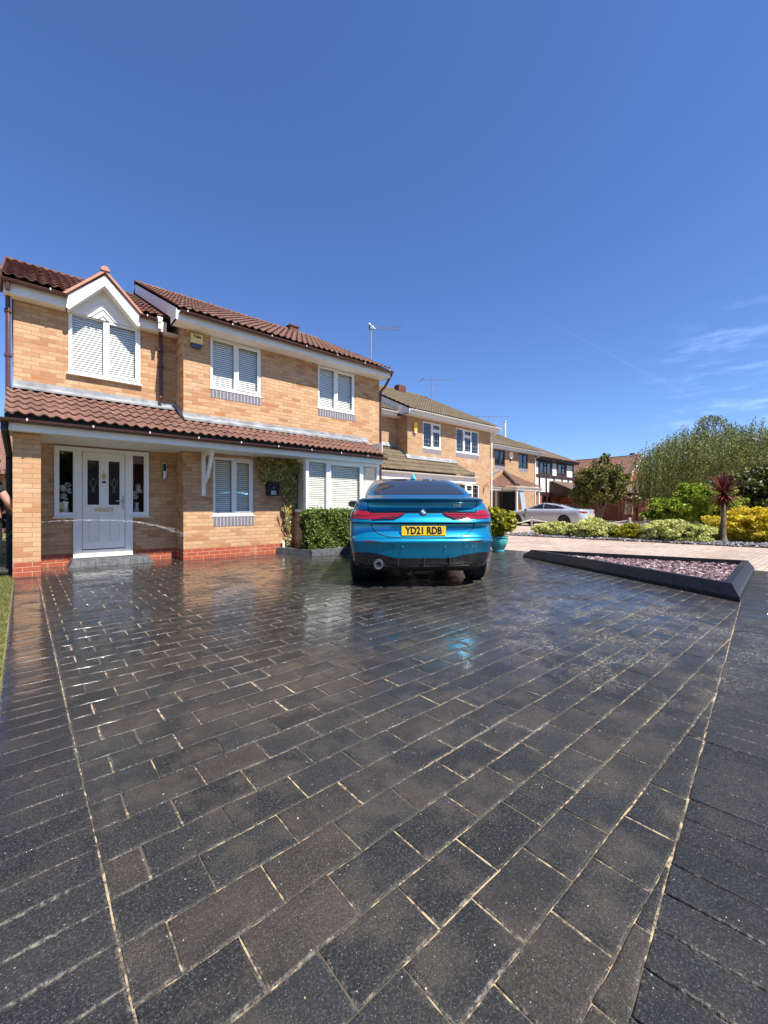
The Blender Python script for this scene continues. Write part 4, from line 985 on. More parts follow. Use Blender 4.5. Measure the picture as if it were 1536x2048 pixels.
mb = MB(); mb.box(qx0+.03,qx1-.03,qy+.03,qy+.055,qz-.24,qz-.03); mb.box(qx0+.03,qx0+.055,qy+.056,15.1,qz-.24,qz-.03); mb.box(18,qx0+.0,15.13,15.155,qz-.24,qz-.03); mb.box(18,qx1-.03,15.156,16.397,qz-.24,qz-.22); mb.box(qx0+.056,qx1-.03,qy+.056,15.155,qz-.24,qz-.22); mb.build('fascia', M['fascia'], H3)
mb = MB(); gutter(mb, (qx0-.02,qy-.02,qz-.04), (qx1+.05,qy-.02,qz-.04)); gutter(mb, (qx0-.03,qy-.02,qz-.04), (qx0-.03,15.1,qz-.04)); gutter(mb, (18,15.08,qz-.04), (qx0-.05,15.08,qz-.04)); mb.build('gutter', M['upvc'], H3, smooth=True)
mb = MB(); mb.box(qx0+.1,qx0+.2,qy+.1,qy+.2,0,qz-.242); mb.box(qx0+.1,qx0+.2,15.6,15.7,0,qz-.242); mb.box(qx1-.3,qx1-.2,qy+.1,qy+.2,0,qz-.242); mb.build('porch_post', M['upvc'], H3)
mb = MB(); mb.box(qx0+.45,qx0+.5,qy+.35,qy+1.6,.1,2.1); mb.box(21.6,22.0,16.3,16.398,.1,2.2); mb.box(22.2,23.2,16.3,16.39,.1,2.2); mb.build('glazed_porch', M['darkglass'], H3)
mb = MB(); mb.prism([(qx0+.42,qy+.12,2.15),(qx0+.9,qy+.12,2.15),(qx0+1.25,qy+.12,.9),(qx0+.75,qy+.12,.9)], (0,.04,0)); mb.build('blue_blind', simple('pale_blue_blind', (.32,.42,.55), .5), H3)
mb = MB(); mb.box(qx0+1.15,qx1-.9,qy+.9,qy+.96,.1,2.17); dr = mb.build('door', M['orange'], H3); mb = MB(); mb.lathe([(.03,-.02),(.04,.0)], (qx1-1.05, qy+.89, 1.1), 8, 'y'); mb.build('door_handle', M['mattblack'], dr)
t = thing('security_light', (26.2,16.3,4.85), 'small white shield shaped box under the eaves of the third house', 'alarm box')
mb = MB(); mb.prism([(26.0,16.39,5.02),(26.4,16.39,5.02),(26.4,16.39,4.7),(26.2,16.39,4.5),(26.0,16.39,4.7)], (0,-.12,0)); mb.build('cover', M['upvc'], t, bevel=.02); mb = MB(); mb.box(26.14,26.26,16.3,16.38,4.4,4.5); mb.build('siren_base', M['mattblack'], t)
# flue on the roof
mb = MB(); mb.tube([(29.9,19.2,6.6),(29.9,19.2,8.15)], .09, 10); mb.lathe([(.001,8.2),(.13,8.19),(.13,8.13)], (29.9,19.2,0), 10); tag(mb.build('flue_pipe', M['whitegrey'], smooth=True), 'pale flue pipe sticking up from the far roof', 'flue')

# ================================================================ fourth house, mock Tudor
H4 = thing('timbered_house', (35, 17.8, 0), 'mock Tudor house with cream panels and dark brown timbers', 'house')
A4, B4 = (32.9,34.8,3.95,5.0), (36.1,37.5,3.95,5.0)
mb = MB(); wall_front(mb, 17.8, 30.6, 39.2, 2.3, 5.2, [A4, B4]); mb.build('upper_wall', M['render'], H4, fix=False)
mb = MB(); wall_front(mb, 17.8, 30.6, 39.2, 0, 2.3, [(33.3,34.9,.9,2.15)]); quad(mb,(39.2,17.8,0),(39.2,27,0),(39.2,27,5.2),(39.2,22.9,7.6),(39.2,17.8,5.2)); quad(mb,(30.6,17.8,0),(30.6,27,0),(30.6,27,5.2),(30.6,22.9,7.6),(30.6,17.8,5.2)); mb.build('wall', M['brick_red'], H4, fix=False)
mb = MB()
for z, h in ((2.2,.22),(3.68,.22),(5.0,.2)): mb.box(30.6,39.2,17.74,17.798,z,z+h)
for x in (30.6,31.9,32.68,34.86,35.9,37.56,38.98): mb.box(x,x+.2,17.745,17.798,3.901,4.999)
for x in (30.6,31.9,32.75,33.9,35.3,36.8,38.0,38.98): mb.box(x,x+.2,17.745,17.798,2.421,3.679)
mb.build('timber_frame', M['brownwin'], H4)
window(H4, *A4, 17.76, lights=3, mat='brownwin', blind=False, toplight=(1,), fw=.09, sill=False); window(H4, *B4, 17.76, lights=2, mat='brownwin', blind=False, toplight=(1,), fw=.09, sill=False); window(H4, 33.3,34.9,.9,2.15, 17.76, lights=2, mat='brownwin', blind=False, fw=.09, sill=False)
pt = .43
mb = MB(); tiles(mb, (30.3,17.35,5.32), (1,0,0), slope(pt), 9.2, 5.55*math.sqrt(1+pt*pt), ns=4); quad(mb,(30.3,27.5,5.3),(39.5,27.5,5.3),(39.5,22.9,7.6),(30.3,22.9,7.6)); rf = mb.build('roof', M['tile_plain'], H4, smooth=True, fix=False)
mb = MB(); ridge_tiles(mb,(30.3,22.9,7.75),(39.5,22.9,7.75)); mb.build('ridge_tiles', M['tile_plain'], rf, smooth=True)
mb = MB(); mb.box(30.35,39.5,17.4,17.43,5.1,5.32); mb.box(30.35,39.5,17.431,17.797,5.1,5.12); mb.prism([(39.45,17.4,5.1),(39.45,22.9,7.4),(39.45,22.9,7.65),(39.45,17.4,5.3)], (.04,0,0)); mb.build('fascia', M['brownwin'], H4)
mb = MB(); gutter(mb, (30.3,17.33,5.3),(39.6,17.33,5.3),.06); mb.build('gutter', M['brownpvc'], H4, smooth=True)
mb = MB(); tiles(mb, (34.6,15.4,2.35), (1,0,0), slope(.45), 5.2, 2.6, ns=4); mb.build('porch_roof', M['tile_plain'], H4, smooth=True, fix=False)
mb = MB(); mb.prism([(34.6,15.4,2.05),(34.6,15.4,2.33),(34.6,17.79,3.4),(34.6,17.79,2.05)], (.06,0,0)); mb.box(34.6,39.8,15.42,15.46,2.1,2.32); mb.box(34.7,34.85,15.5,15.65,0,2.05); mb.build('porch_frame', M['brownwin'], H4)
mb = MB(); mb.box(36.2,39.1,16.2,17.7,0,2.05); mb.build('garage_wall', M['brick_red'], H4)

# ================================================================ fifth house, gable towards the street
H5 = thing('brick_house', (53, 20, 0), 'far red brick house showing its gable end and brown roof', 'house')
mb = MB(); x0, x1, ya, yb = 49.4, 56.6, 16.4, 27; zr = 7.05
quad(mb,(x0,ya,0),(x1,ya,0),(x1,ya,4.75),(53,ya,6.95),(x0,ya,4.75)); quad(mb,(x0,ya,0),(x0,yb,0),(x0,yb,4.75),(x0,ya,4.75)); quad(mb,(x1,ya,0),(x1,yb,0),(x1,yb,4.75),(x1,ya,4.75)); quad(mb,(x0,yb,0),(x1,yb,0),(x1,yb,4.75),(53,yb,6.95),(x0,yb,4.75)); mb.build('wall', M['brick_orange'], H5, fix=False)
mb = MB(); ss = (zr-4.7)/3.85; V_ = Vector((1,0,ss)).normalized(); tiles(mb, (49.15,16.1,4.72), (0,1,0), V_, 7.6, 3.85*math.sqrt(1+ss*ss), ns=4); tiles(mb, (48.6,23.7,4.3), (0,1,0), V_, 9, 4.4*math.sqrt(1+ss*ss), ns=4); quad(mb,(56.85,16.1,4.7),(56.85,27,4.7),(53,27,zr),(53,16.1,zr)); rf = mb.build('roof', M['tile_red'], H5, smooth=True, fix=False)
mb = MB(); ridge_tiles(mb, (53,16.1,zr+.05),(53,23.8,zr+.05)); mb.box(52.8,53.2,17.0,17.5,zr,zr+.3); mb.build('ridge_tiles', M['tile_dark'], rf, smooth=True)
mb = MB()
for s in (-1,1): mb.prism([(53+s*3.85,16.05,4.55),(53,16.05,6.9),(53,16.05,7.12),(53+s*3.85,16.05,4.78)], (0,.08,0))
mb.build('barge_board', M['upvc'], H5)
mb = MB(); mb.box(52.4,53.6,16.37,16.4,.9,2.1); mb.build('window', M['darkglass'], H5)
# garage in front of it with a shallow roof
GH = thing('brick_garage', (40.5, 12.5, 0), 'low brick garage with pale door behind the small tree', 'garage')
mb = MB(); mb.box(37.2,42.5,12.5,16,0,2.3); mb.build('wall', M['brick_wall'], GH)
mb = MB(); mb.prism([(37.0,12.3,2.3),(42.7,12.3,2.3),(39.9,12.3,3.35)], (0,3.9,0)); mb.build('roof', M['tile_plain'], GH)
mb = MB(); mb.box(37.9,40.3,12.44,12.498,0,2.1); mb.build('garage_door', M['upvc'], GH)
# garden wall
W5 = thing('garden_wall', (36, 12, 0), 'dark red brick garden wall behind the roped posts', 'wall')
def vwall(mb, A, B, h, t=.22):
    A, B = Vector((*A,0)), Vector((*B,0)); d = (B-A).normalized(); n = Vector((-d.y,d.x,0))*t; mb.prism([A, B, B+n, A+n], (0,0,h))
mb = MB(); mb.box(33.6,39.5,11.6,11.82,0,1.72); mb.build('wall', M['brick_wall'], W5); mb = MB(); mb.box(33.55,39.55,11.56,11.86,1.722,1.80); mb.build('coping', M['brick_red'], W5)
mb = MB(); mb.box(33.9,35.6,11.56,11.598,.55,1.5); mb.build('pale_panel', simple('tan_infill', (.42,.30,.2), .9), W5)
mb = MB(); mb.box(33.3,33.6,11.5,11.9,0,2.0); mb.box(36.4,36.7,11.5,11.9,0,1.95); mb.build('pier', M['brick_wall'], W5)
# far houses beyond the left edge of the near house, and behind the trees
def far_house(x, y, w_, d_, h, label, wm, rm, rz=0):
    t = thing('far_house', (x, y, 0), label, 'house', rz=rz)
    mb = MB(); mb.box(-w_/2,w_/2,-d_/2,d_/2,0,h); mb.build('wall', M[wm], t, local=True)
    mb = MB(); mb.prism([(-w_/2-.3,-d_/2-.3,h-.1),(-w_/2-.3,0,h+d_*.3),(-w_/2-.3,d_/2+.3,h-.1)], (w_+.6,0,0)); mb.build('roof', M[rm], t, local=True)
    for k in range(3): mb = MB(); mb.box(-w_/2+1+k*w_/3, -w_/2+2.1+k*w_/3, -d_/2-.04, -d_/2-.001, h-1.5, h-.4); mb.build('window', M['darkglass'], t, local=True)
far_house(-4.6, 26, 8, 7, 2.5, 'orange tiled house glimpsed at the left edge behind the person', 'brick_orange', 'tile_red')
far_house(70, 2, 12, 8, 4.6, 'house roof behind the drooping birch at the right edge', 'brick_red', 'tile_plain', R(90))
# ---- the other side of the street (seen only as reflections in glass and paint)
for i, (x, rm, wm, lb) in enumerate(((-14,'tile_plain','brick2','farthest left'), (-3,'tile_brown','brick2','left of the middle'), (8.5,'tile_red','brick_red','in the middle'), (20,'tile_plain','brick2','right of the middle'), (32,'tile_brown','brick_red','farthest right'))):
    far_house(x, -27 - (i % 2), 9.5, 8, 5.0, 'brick house across the street behind the camera, %s of the row' % lb, wm, rm, R(180))
# ================================================================ cars
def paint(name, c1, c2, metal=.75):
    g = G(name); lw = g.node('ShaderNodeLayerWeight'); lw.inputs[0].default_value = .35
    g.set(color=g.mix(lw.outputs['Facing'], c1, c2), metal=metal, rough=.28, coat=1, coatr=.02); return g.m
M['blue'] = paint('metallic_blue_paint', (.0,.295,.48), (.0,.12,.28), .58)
M['silver'] = paint('silver_grey_paint', (.44,.48,.52), (.46,.50,.55), .2)
g = G('red_lamp'); g.set(color=(.30,.003,.008), rough=.12, coat=1, coatr=.02, spec=.6); M['redlamp'] = g.m
g = G('dark_red_lamp'); g.set(color=(.10,.008,.012), rough=.1, coat=1, coatr=.02); M['darkred'] = g.m
M['plate'] = simple('yellow_plate', (.80,.52,.02), .45, var=.02)
M['plate_ink'] = simple('black_plate_ink', (.01,.01,.01), .5)
def catmull(rows, sub):
    out = []
    for i in range(len(rows)-1):
        p0, p1, p2, p3 = rows[max(i-1,0)], rows[i], rows[i+1], rows[min(i+2,len(rows)-1)]
        for k in range(sub):
            t = k/sub; r = []
            for a, b_, c, d in zip(p0, p1, p2, p3):
                m1 = (c-a)*.38; m2 = (d-b_)*.38; t2, t3 = t*t, t*t*t
                r.append((2*t3-3*t2+1)*b_ + (t3-2*t2+t)*m1 + (-2*t3+3*t2)*c + (t3-t2)*m2)
            out.append(r)
    out.append(list(rows[-1])); return out
def car_body(rows, wheels, wr, Lw, paint_m, root, rear_pow=3.4, front_pow=2.6):
    rows = catmull(rows, 3); vs = []; n1, n2, n3 = 15, 20, 13
    for (z, xr, xf, w_, ar, af) in rows:
        half = []
        for k in range(n1):
            th = math.pi/2*k/(n1-1); half.append((xr + ar - ar*math.cos(th)**(2/rear_pow), w_*math.sin(th)**(2/rear_pow)))
        for k in range(1, n2):
            t = k/n2; x = xr+ar + (xf-af-xr-ar)*t
            bulge = 0
            if .25 < z < .95:
                for wx in wheels: bulge += .018*math.exp(-((x-wx)/.42)**2)*math.exp(-((z-.62)/.28)**2)
            half.append((x, w_*(1 - .012*math.sin(math.pi*t)) + bulge))
        for k in range(n3):
            th = math.pi/2*(1-k/(n3-1)); half.append((xf - af + af*math.cos(th)**(2/front_pow), w_*math.sin(th)**(2/front_pow)))
        ring = [(x, y, z) for x, y in half] + [(x, -y, z) for x, y in half[-2:0:-1]]
        vs += ring
    m = len(ring); nr_ = len(rows)
    fs = [(i*m+k, i*m+(k+1)%m, (i+1)*m+(k+1)%m, (i+1)*m+k) for i in range(nr_-1) for k in range(m)]
    half_n = len(half)
    def cap(base, flip):
        out = []
        L_ = [base+i for i in range(half_n)]; Rr = [base] + [base+m-i for i in range(1, half_n-1)] + [base+half_n-1]
        for i in range(half_n-1):
            q = [L_[i], L_[i+1], Rr[i+1], Rr[i]]; u = []
            for a in q:
                if a not in u: u.append(a)
            out.append(tuple(u if not flip else u[::-1]))
        return out
    fs += cap(0, False) + cap((nr_-1)*m, True)
    mb = MB(); mb.add(vs, fs); body = mb.build('body', [paint_m, M['mattblack']], root, local=True)
    cb = MB()
    for wx in wheels:
        for s in (-1, 1):
            cb.lathe([(wr+.035, s*.56), (wr+.035, s*1.3)], (wx, 0, wr-.01), 40, 'y')
    cut = cb.build('cut', M['mattblack']); 
    md = body.modifiers.new('b', 'BOOLEAN'); md.object = cut; md.operation = 'DIFFERENCE'; md.solver = 'EXACT'
    cut.parent = root
    bpy.context.view_layer.update()
    me = bpy.data.meshes.new_from_object(body.evaluated_get(bpy.context.evaluated_depsgraph_get()))
    body.modifiers.clear(); body.data = me; bpy.data.objects.remove(cut)
    me.materials.clear(); me.materials.append(paint_m); me.materials.append(M['mattblack'])
    for p in me.polygons:
        c = p.center; idx = 0
        if c.z < .24 and abs(p.normal.z) > .3: idx = 1
        for wx in wheels:
            d = math.hypot(c.x-wx, c.z-wr+.01)
            if d < wr+.036 and (abs(abs(c.y)-.56) < .01 or abs(d-wr-.035) < .006) and abs(c.y) < .93: idx = 1
        p.material_index = idx; p.use_smooth = True
    me.set_sharp_from_angle(angle=R(42))
    bm = bmesh.new(); bm.from_mesh(me); bmesh.ops.triangulate(bm, faces=bm.faces); bv = BVHTree.FromBMesh(bm); bm.free()
    return body, bv
def proj(bv, p, mode, off=.003):
    """p in the picture plane of the car: rear (y,z), side +1/-1 (x,z), front (y,z)"""
    if mode == 'rear': o, d = Vector((-3, p[0], p[1])), Vector((1,0,0))
    elif mode == 'front': o, d = Vector((9, p[0], p[1])), Vector((-1,0,0))
    elif mode == 'left': o, d = Vector((p[0], 3, p[1])), Vector((0,-1,0))
    else: o, d = Vector((p[0], -3, p[1])), Vector((0,1,0))
    loc, nn, i, dist = bv.ray_cast(o, d)
    if loc is None: return None, d
    return loc - d*off, d
def patch(name, bv, poly, mode, mat, parent, off=.004, step=.05, thick=.012):
    bm = bmesh.new(); vv = [bm.verts.new((p[0], p[1], 0)) for p in poly]; bm.faces.new(vv); bmesh.ops.triangulate(bm, faces=bm.faces)
    for _ in range(6):
        le = [e for e in bm.edges if e.calc_length() > step]
        if not le: break
        bmesh.ops.subdivide_edges(bm, edges=le, cuts=1); bmesh.ops.triangulate(bm, faces=bm.faces)
    bm.verts.ensure_lookup_table(); bm.verts.index_update(); n = len(bm.verts); top = []; ok = True; last = None
    for v in bm.verts:
        q, d = proj(bv, (v.co.x, v.co.y), mode, off)
        if q is None: q = None
        top.append((q, d))
    good = [q for q, d in top if q is not None]
    fs = [tuple(v.index for v in f.verts) for f in bm.faces]; be = [tuple(v.index for v in e.verts) for e in bm.edges if e.is_boundary]
    bm.free()
    fs = [f for f in fs if all(top[i][0] is not None for i in f)]; be = [e for e in be if all(top[i][0] is not None for i in e)]
    P_ = [q if q is not None else Vector((0,0,0)) for q, d in top]; Q = [p + d*thick for p, (q, d) in zip(P_, top)]
    used = sorted({i for f in fs for i in f}); mp_ = {i: k for k, i in enumerate(used)}; m = len(used)
    mb = MB(); mb.add([P_[i] for i in used] + [Q[i] for i in used], [tuple(mp_[i] for i in f) for f in fs] + [(mp_[a], mp_[b_], m+mp_[b_], m+mp_[a]) for a, b_ in be if a in mp_ and b_ in mp_])
    return mb.build(name, mat, parent, smooth=True, local=True)
def line(bv, pts, mode, r, off=0.0, n=40):
    out = []; P_ = [Vector((*p, 0)) for p in pts]
    Lt = [0]; 
    for i in range(1, len(P_)): Lt.append(Lt[-1] + (P_[i]-P_[i-1]).length)
    for k in range(n+1):
        t = Lt[-1]*k/n; i = max(j for j in range(len(Lt)) if Lt[j] <= t+1e-9); i = min(i, len(P_)-2)
        f = (t-Lt[i])/max(1e-9, Lt[i+1]-Lt[i]); q = P_[i].lerp(P_[i+1], min(1, f)); h, d = proj(bv, (q.x, q.y), mode, off)
        if h is not None: out.append(h)
    return out
def wheel(root, x, y, s, r, w_, rimr, spokes=5, name='wheel', steer=0):
    # built round the car's y axis; s = outward side
    t = bpy.data.objects.new(name, None)
    mb = MB(); hw_ = w_/2
    prof = [(rimr, -hw_*.8), (rimr+.02, -hw_), (r-.05, -hw_*1.02), (r-.012, -hw_*.92)]
    gr_ = 5
    for k in range(gr_):
        a = -hw_*.84 + 2*hw_*.84*k/gr_; b_ = -hw_*.84 + 2*hw_*.84*(k+1)/gr_
        prof += [(r, a+.004), (r, b_-.010), (r-.010, b_-.008), (r-.010, b_-.001)] if k < gr_-1 else [(r, a+.004), (r, b_-.004)]
    prof += [(r-.012, hw_*.92), (r-.05, hw_*1.02), (rimr+.02, hw_), (rimr, hw_*.8)]
    mb.lathe([(a, b_*s) for a, b_ in prof], (x, y, r-.004), 48, 'y'); wob = mb.build(name, M['rubber'], root, smooth=True, local=True)
    mb = MB(); mb.lathe([(rimr, -s*hw_*.75), (rimr*.96, s*hw_*.75), (rimr*.90, s*hw_*.70), (rimr*.88, -s*hw_*.3), (.02, -s*hw_*.3)], (x, y, r-.004), 32, 'y')
    for k in range(spokes*2):
        a = 2*math.pi*k/(spokes*2); c_, s_ = math.cos(a), math.sin(a); p = Vector((-s_, 0, c_))*.018; yo = y+s*hw_*.45
        c0 = Vector((x, yo, r-.004)); e0 = c0 + Vector((c_, 0, s_))*.05; e1 = c0 + Vector((c_, 0, s_))*rimr*.93 + Vector((0, s*hw_*.2, 0))
        mb.add([e0-p*1.4, e0+p*1.4, e1+p, e1-p] + [v+Vector((0,-s*.03,0)) for v in (e0-p*1.4, e0+p*1.4, e1+p, e1-p)], [(0,1,2,3),(4,7,6,5),(0,4,5,1),(1,5,6,2),(2,6,7,3),(3,7,4,0)])
    mb.lathe([(.06, yo-y-.02*s), (.06, yo-y+.02*s), (.03, yo-y+.025*s)], (x, y, r-.004), 16, 'y')
    mb.build('rim', M['steel'], wob, smooth=True, local=True)
    bpy.data.objects.remove(t); return wob
# ---- the blue car
HC = R(50.6); S_ = 1.10
fw = Vector((math.cos(HC), math.sin(HC), 0))
car = thing('parked_car', (3.90, 3.69, 0), 'metallic blue saloon parked on the wet drive, seen from behind', 'car', rz=HC, sc=S_)
rows = [  # z, rear x, front x, half width, rear corner, front corner
 (.165,.42,4.15,.70,.40,.8), (.20,.20,4.35,.80,.45,.9), (.27,.09,4.46,.850,.50,1.0), (.36,.045,4.51,.872,.52,1.1), (.47,.015,4.53,.885,.50,1.1), (.535,-.012,4.52,.893,.48,1.1), (.565,-.022,4.52,.893,.48,1.1),
 (.596,.000,4.51,.895,.46,1.1), (.608,.040,4.50,.896,.45,1.1), (.69,.078,4.46,.898,.44,1.1), (.760,.082,4.40,.898,.44,1.1), (.776,.072,4.38,.898,.44,1.1), (.786,.030,4.37,.896,.44,1.1), (.84,.062,4.28,.888,.42,1.15),
 (.90,.085,4.15,.870,.40,1.2), (.955,.145,3.95,.845,.38,1.2), (1.01,.140,3.72,.815,.38,1.2), (1.035,.115,3.60,.79,.40,1.1), (1.050,.045,3.56,.785,.40,1.1), (1.066,.018,3.50,.765,.42,1.1), (1.078,.065,3.44,.745,.42,1.0), (1.088,.20,3.38,.725,.36,.9),
 (1.108,.42,3.28,.705,.26,.8), (1.16,.56,3.15,.690,.24,.75), (1.22,.73,2.98,.665,.24,.7), (1.28,.91,2.80,.635,.24,.65), (1.33,1.08,2.64,.595,.24,.6), (1.37,1.26,2.48,.545,.26,.55), (1.395,1.42,2.34,.48,.28,.5), (1.412,1.58,2.18,.38,.26,.4), (1.42,1.78,1.98,.20,.1,.1)]
WR = .325
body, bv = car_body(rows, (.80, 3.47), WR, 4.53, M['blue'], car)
def both(fn):
    for s in (1, -1): fn(s)
mir = lambda poly, s: [(y*s, z) for y, z in poly]
# rear glass and side glass
patch('rear_window', bv, [(-.585,1.125),(.585,1.125),(.60,1.16),(.52,1.27),(.45,1.335),(.30,1.362),(0,1.372),(-.30,1.362),(-.45,1.335),(-.52,1.27),(-.60,1.16)], 'rear', M['darkglass'], car, .004, .05)
for md_ in ('left', 'right'):
    for nm, pl in (('side_window', [(1.05,1.09),(1.75,1.07),(1.78,1.36),(1.45,1.33),(1.15,1.21)]), ('side_window', [(1.84,1.07),(2.9,1.06),(2.55,1.30),(2.3,1.355),(1.86,1.365)])):
        patch(nm, bv, pl, md_, M['darkglass'], car, .004, .08)
patch('windscreen', bv, [(-.58,1.10),(.58,1.10),(.48,1.33),(0,1.37),(-.48,1.33)], 'front', M['darkglass'], car, .004, .08)
both(lambda s: patch('headlight', bv, mir([(.40,.66),(.78,.70),(.80,.78),(.42,.74)], s), 'front', M['chrome'], car, .004, .06))
patch('grille', bv, [(-.30,.50),(.30,.50),(.32,.72),(-.32,.72)], 'front', M['black'], car, .006, .06)
# lamps
LO = [(.635,.824),(.845,.832),(.862,.868),(.842,.900),(.785,.936),(.70,.928),(.63,.898)]
LI = [(.628,.826),(.628,.893),(.235,.895),(.26,.872),(.31,.850),(.38,.832)]
LD = [(.56,.826),(.36,.829),(.29,.86),(.36,.862),(.50,.850)]
def lamp(s):
    o = patch('tail_light', bv, mir(LO, s), 'rear', M['redlamp'], car, .012, .04, .02)
    patch('inner_lens', bv, mir(LI, s), 'rear', M['redlamp'], o, .011, .04, .02)
    patch('clear_lens', bv, mir(LD, s), 'rear', M['darkred'], o, .0135, .04, .004)
    mb = MB(); mb.tube(line(bv, mir([(.866,.872),(.635,.862)], s), 'rear', 0, .0135, 12), .004, 4); mb.tube(line(bv, mir([(.63,.876),(.26,.878)], s), 'rear', 0, .0125, 20), .003, 4); mb.build('lamp_rib', M['darkred'], o, local=True)
both(lamp)
patch('lamp_strip', bv, [(.66,.900),(.66,.912),(.3,.915),(0,.917),(-.3,.915),(-.66,.912),(-.66,.900),(-.2,.896),(.2,.896)], 'rear', M['black'], car, .007, .05)
both(lambda s: patch('lamp_surround', bv, mir([(.24,.905),(.225,.885),(.27,.848),(.35,.812),(.62,.806),(.62,.815),(.37,.82)], s), 'rear', M['black'], car, .006, .04))
both(lambda s: patch('reflector', bv, mir([(.49,.556),(.60,.550),(.70,.556),(.72,.574),(.60,.572)], s), 'rear', M['darkred'], car, .005, .03))
# diffuser, gaps, sensors
patch('diffuser', bv, [(-.83,.25),(-.862,.33),(-.858,.40),(-.80,.420),(-.68,.425),(-.50,.405),(-.42,.385),(-.34,.362),(0,.360),(.34,.362),(.42,.385),(.50,.405),(.68,.425),(.80,.420),(.858,.40),(.862,.33),(.83,.25)], 'rear', M['black'], car, .010, .05, .02)
mb = MB()
for yy_ in (-.30, 0, .30): mb.obox(Matrix.Translation((.03, yy_, .325)), .08, .012, .09)
mb.tube([(.10,-.55,.265),(.08,0,.262),(.10,.55,.265)], .012, 6); mb.build('diffuser_fin', M['mattblack'], car, local=True)
mb = MB(); hatch = [(.665,1.03),(.655,.93),(.638,.80),(.60,.70),(.53,.645),(.42,.615),(.2,.604),(0,.602),(-.2,.604),(-.42,.615),(-.53,.645),(-.60,.70),(-.638,.80),(-.655,.93),(-.665,1.03)]
mb.tube(line(bv, hatch, 'rear', 0, .0005, 90), .0048, 5)
for s in (1, -1):
    mb.tube(line(bv, [(s*.645,.795),(s*.80,.79),(s*.86,.76)], 'rear', 0, .0, 20), .003, 4)
mb.build('shut_line', M['mattblack'], car, local=True)
mb = MB()
for yy_ in (.25, -.25, -.62): 
    q, d = proj(bv, (yy_, .50), 'rear', .004); mb.lathe([(.012, 0), (.012, -.004), (.009,-.005)], q, 12, 'x')
mb.build('parking_sensor', M['blue'], car, local=True)
mb = MB()
for q_ in (((-.47,.455),(-.47,.40)), ((-.53,.455),(-.53,.40)), ((-.47,.455),(-.53,.455))): mb.tube(line(bv, q_, 'rear', 0, .0, 6), .002, 4)
mb.build('towing_eye_cover', M['mattblack'], car, local=True)
# plate
q, d = proj(bv, (.0, .685), 'rear', .030)
mb = MB(); mb.obox(Matrix.Translation((q.x-.001, .0, .685)), .008, .525, .112); pl_ = mb.build('number_plate', M['plate'], car, local=True, bevel=.003)
Mt = Matrix.Translation((q.x-.006, 0, .685)) @ Matrix.Rotation(R(-90), 4, 'Z') @ Matrix.Rotation(R(90), 4, 'X')
text_obj('registration', 'YD21 RDB', .118, M['plate_ink'], Mt, pl_, .0015, .0042, sx=.80)
mb = MB(); mb.tube(line(bv, [(-.60,.770),(-.3,.768),(.3,.768),(.60,.770)], 'rear', 0, .002, 40), .0065, 6); mb.build('crease_shadow_line', M['mattblack'], car, local=True)  # black tube drawn as the shadow line below the boot crease
# roundel
q, d = proj(bv, (0, .907), 'rear', .0); bx_ = q.x - .018; mb = MB()
mb.lathe([(.046,0.02),(.046,-.004),(.042,-.010),(.0405,-.010)], (bx_, 0, .907), 32, 'x'); rb = mb.build('badge', M['chrome'], car, smooth=True, local=True)
mb = MB(); mb.lathe([(.041,.0),(.041,-.0105),(.0275,-.0125),(.001,-.0125)], (bx_, 0, .907), 32, 'x'); mb.build('badge_ring', M['black'], rb, smooth=True, local=True)
for nm, mt, a0s in (('badge_white', M['white'], (0, math.pi)), ('badge_blue', simple('badge_blue_enamel', (.02,.22,.62), .2), (math.pi/2, 1.5*math.pi))):
    mb = MB()
    for a0 in a0s:
        pts = [(bx_-.0145, 0, .907)] + [(bx_-.0145, .0255*math.cos(a0+math.pi/2*k/8), .907+.0255*math.sin(a0+math.pi/2*k/8)) for k in range(9)]
        mb.prism(pts, (.002, 0, 0))
    mb.build(nm, mt, rb, local=True)
def rear_mat(y, z, off): q, d = proj(bv, (y, z), 'rear', off); return Matrix.Translation(q) @ Matrix.Rotation(R(-90), 4, 'Z') @ Matrix.Rotation(R(90), 4, 'X')
text_obj('model_lettering', '218i', .058, M['upvc'], rear_mat(-.42, .982, .008), car, .003, .0016)
# exhaust
mb = MB(); c_ = (.0, .535, .288); pr_ = [(.034,.12),(.034,-.015),(.038,-.026),(.051,-.026),(.055,-.012),(.055,.16)]
mb.lathe([(r, h) for r, h in pr_], (.045, .535, .288), 28, 'x'); ex = mb.build('exhaust', M['chrome'], car, smooth=True, local=True)
mb = MB(); mb.lathe([(.001,.10),(.0355,.10)], (.045,.535,.288), 20, 'x'); mb.build('exhaust_bore', M['mattblack'], ex, local=True)
mb = MB(); mb.lathe([(.056,.0),(.064,.006),(.066,.05)], (.035,.535,.29), 28, 'x'); mb.build('exhaust_trim', M['mattblack'], car, smooth=True, local=True)
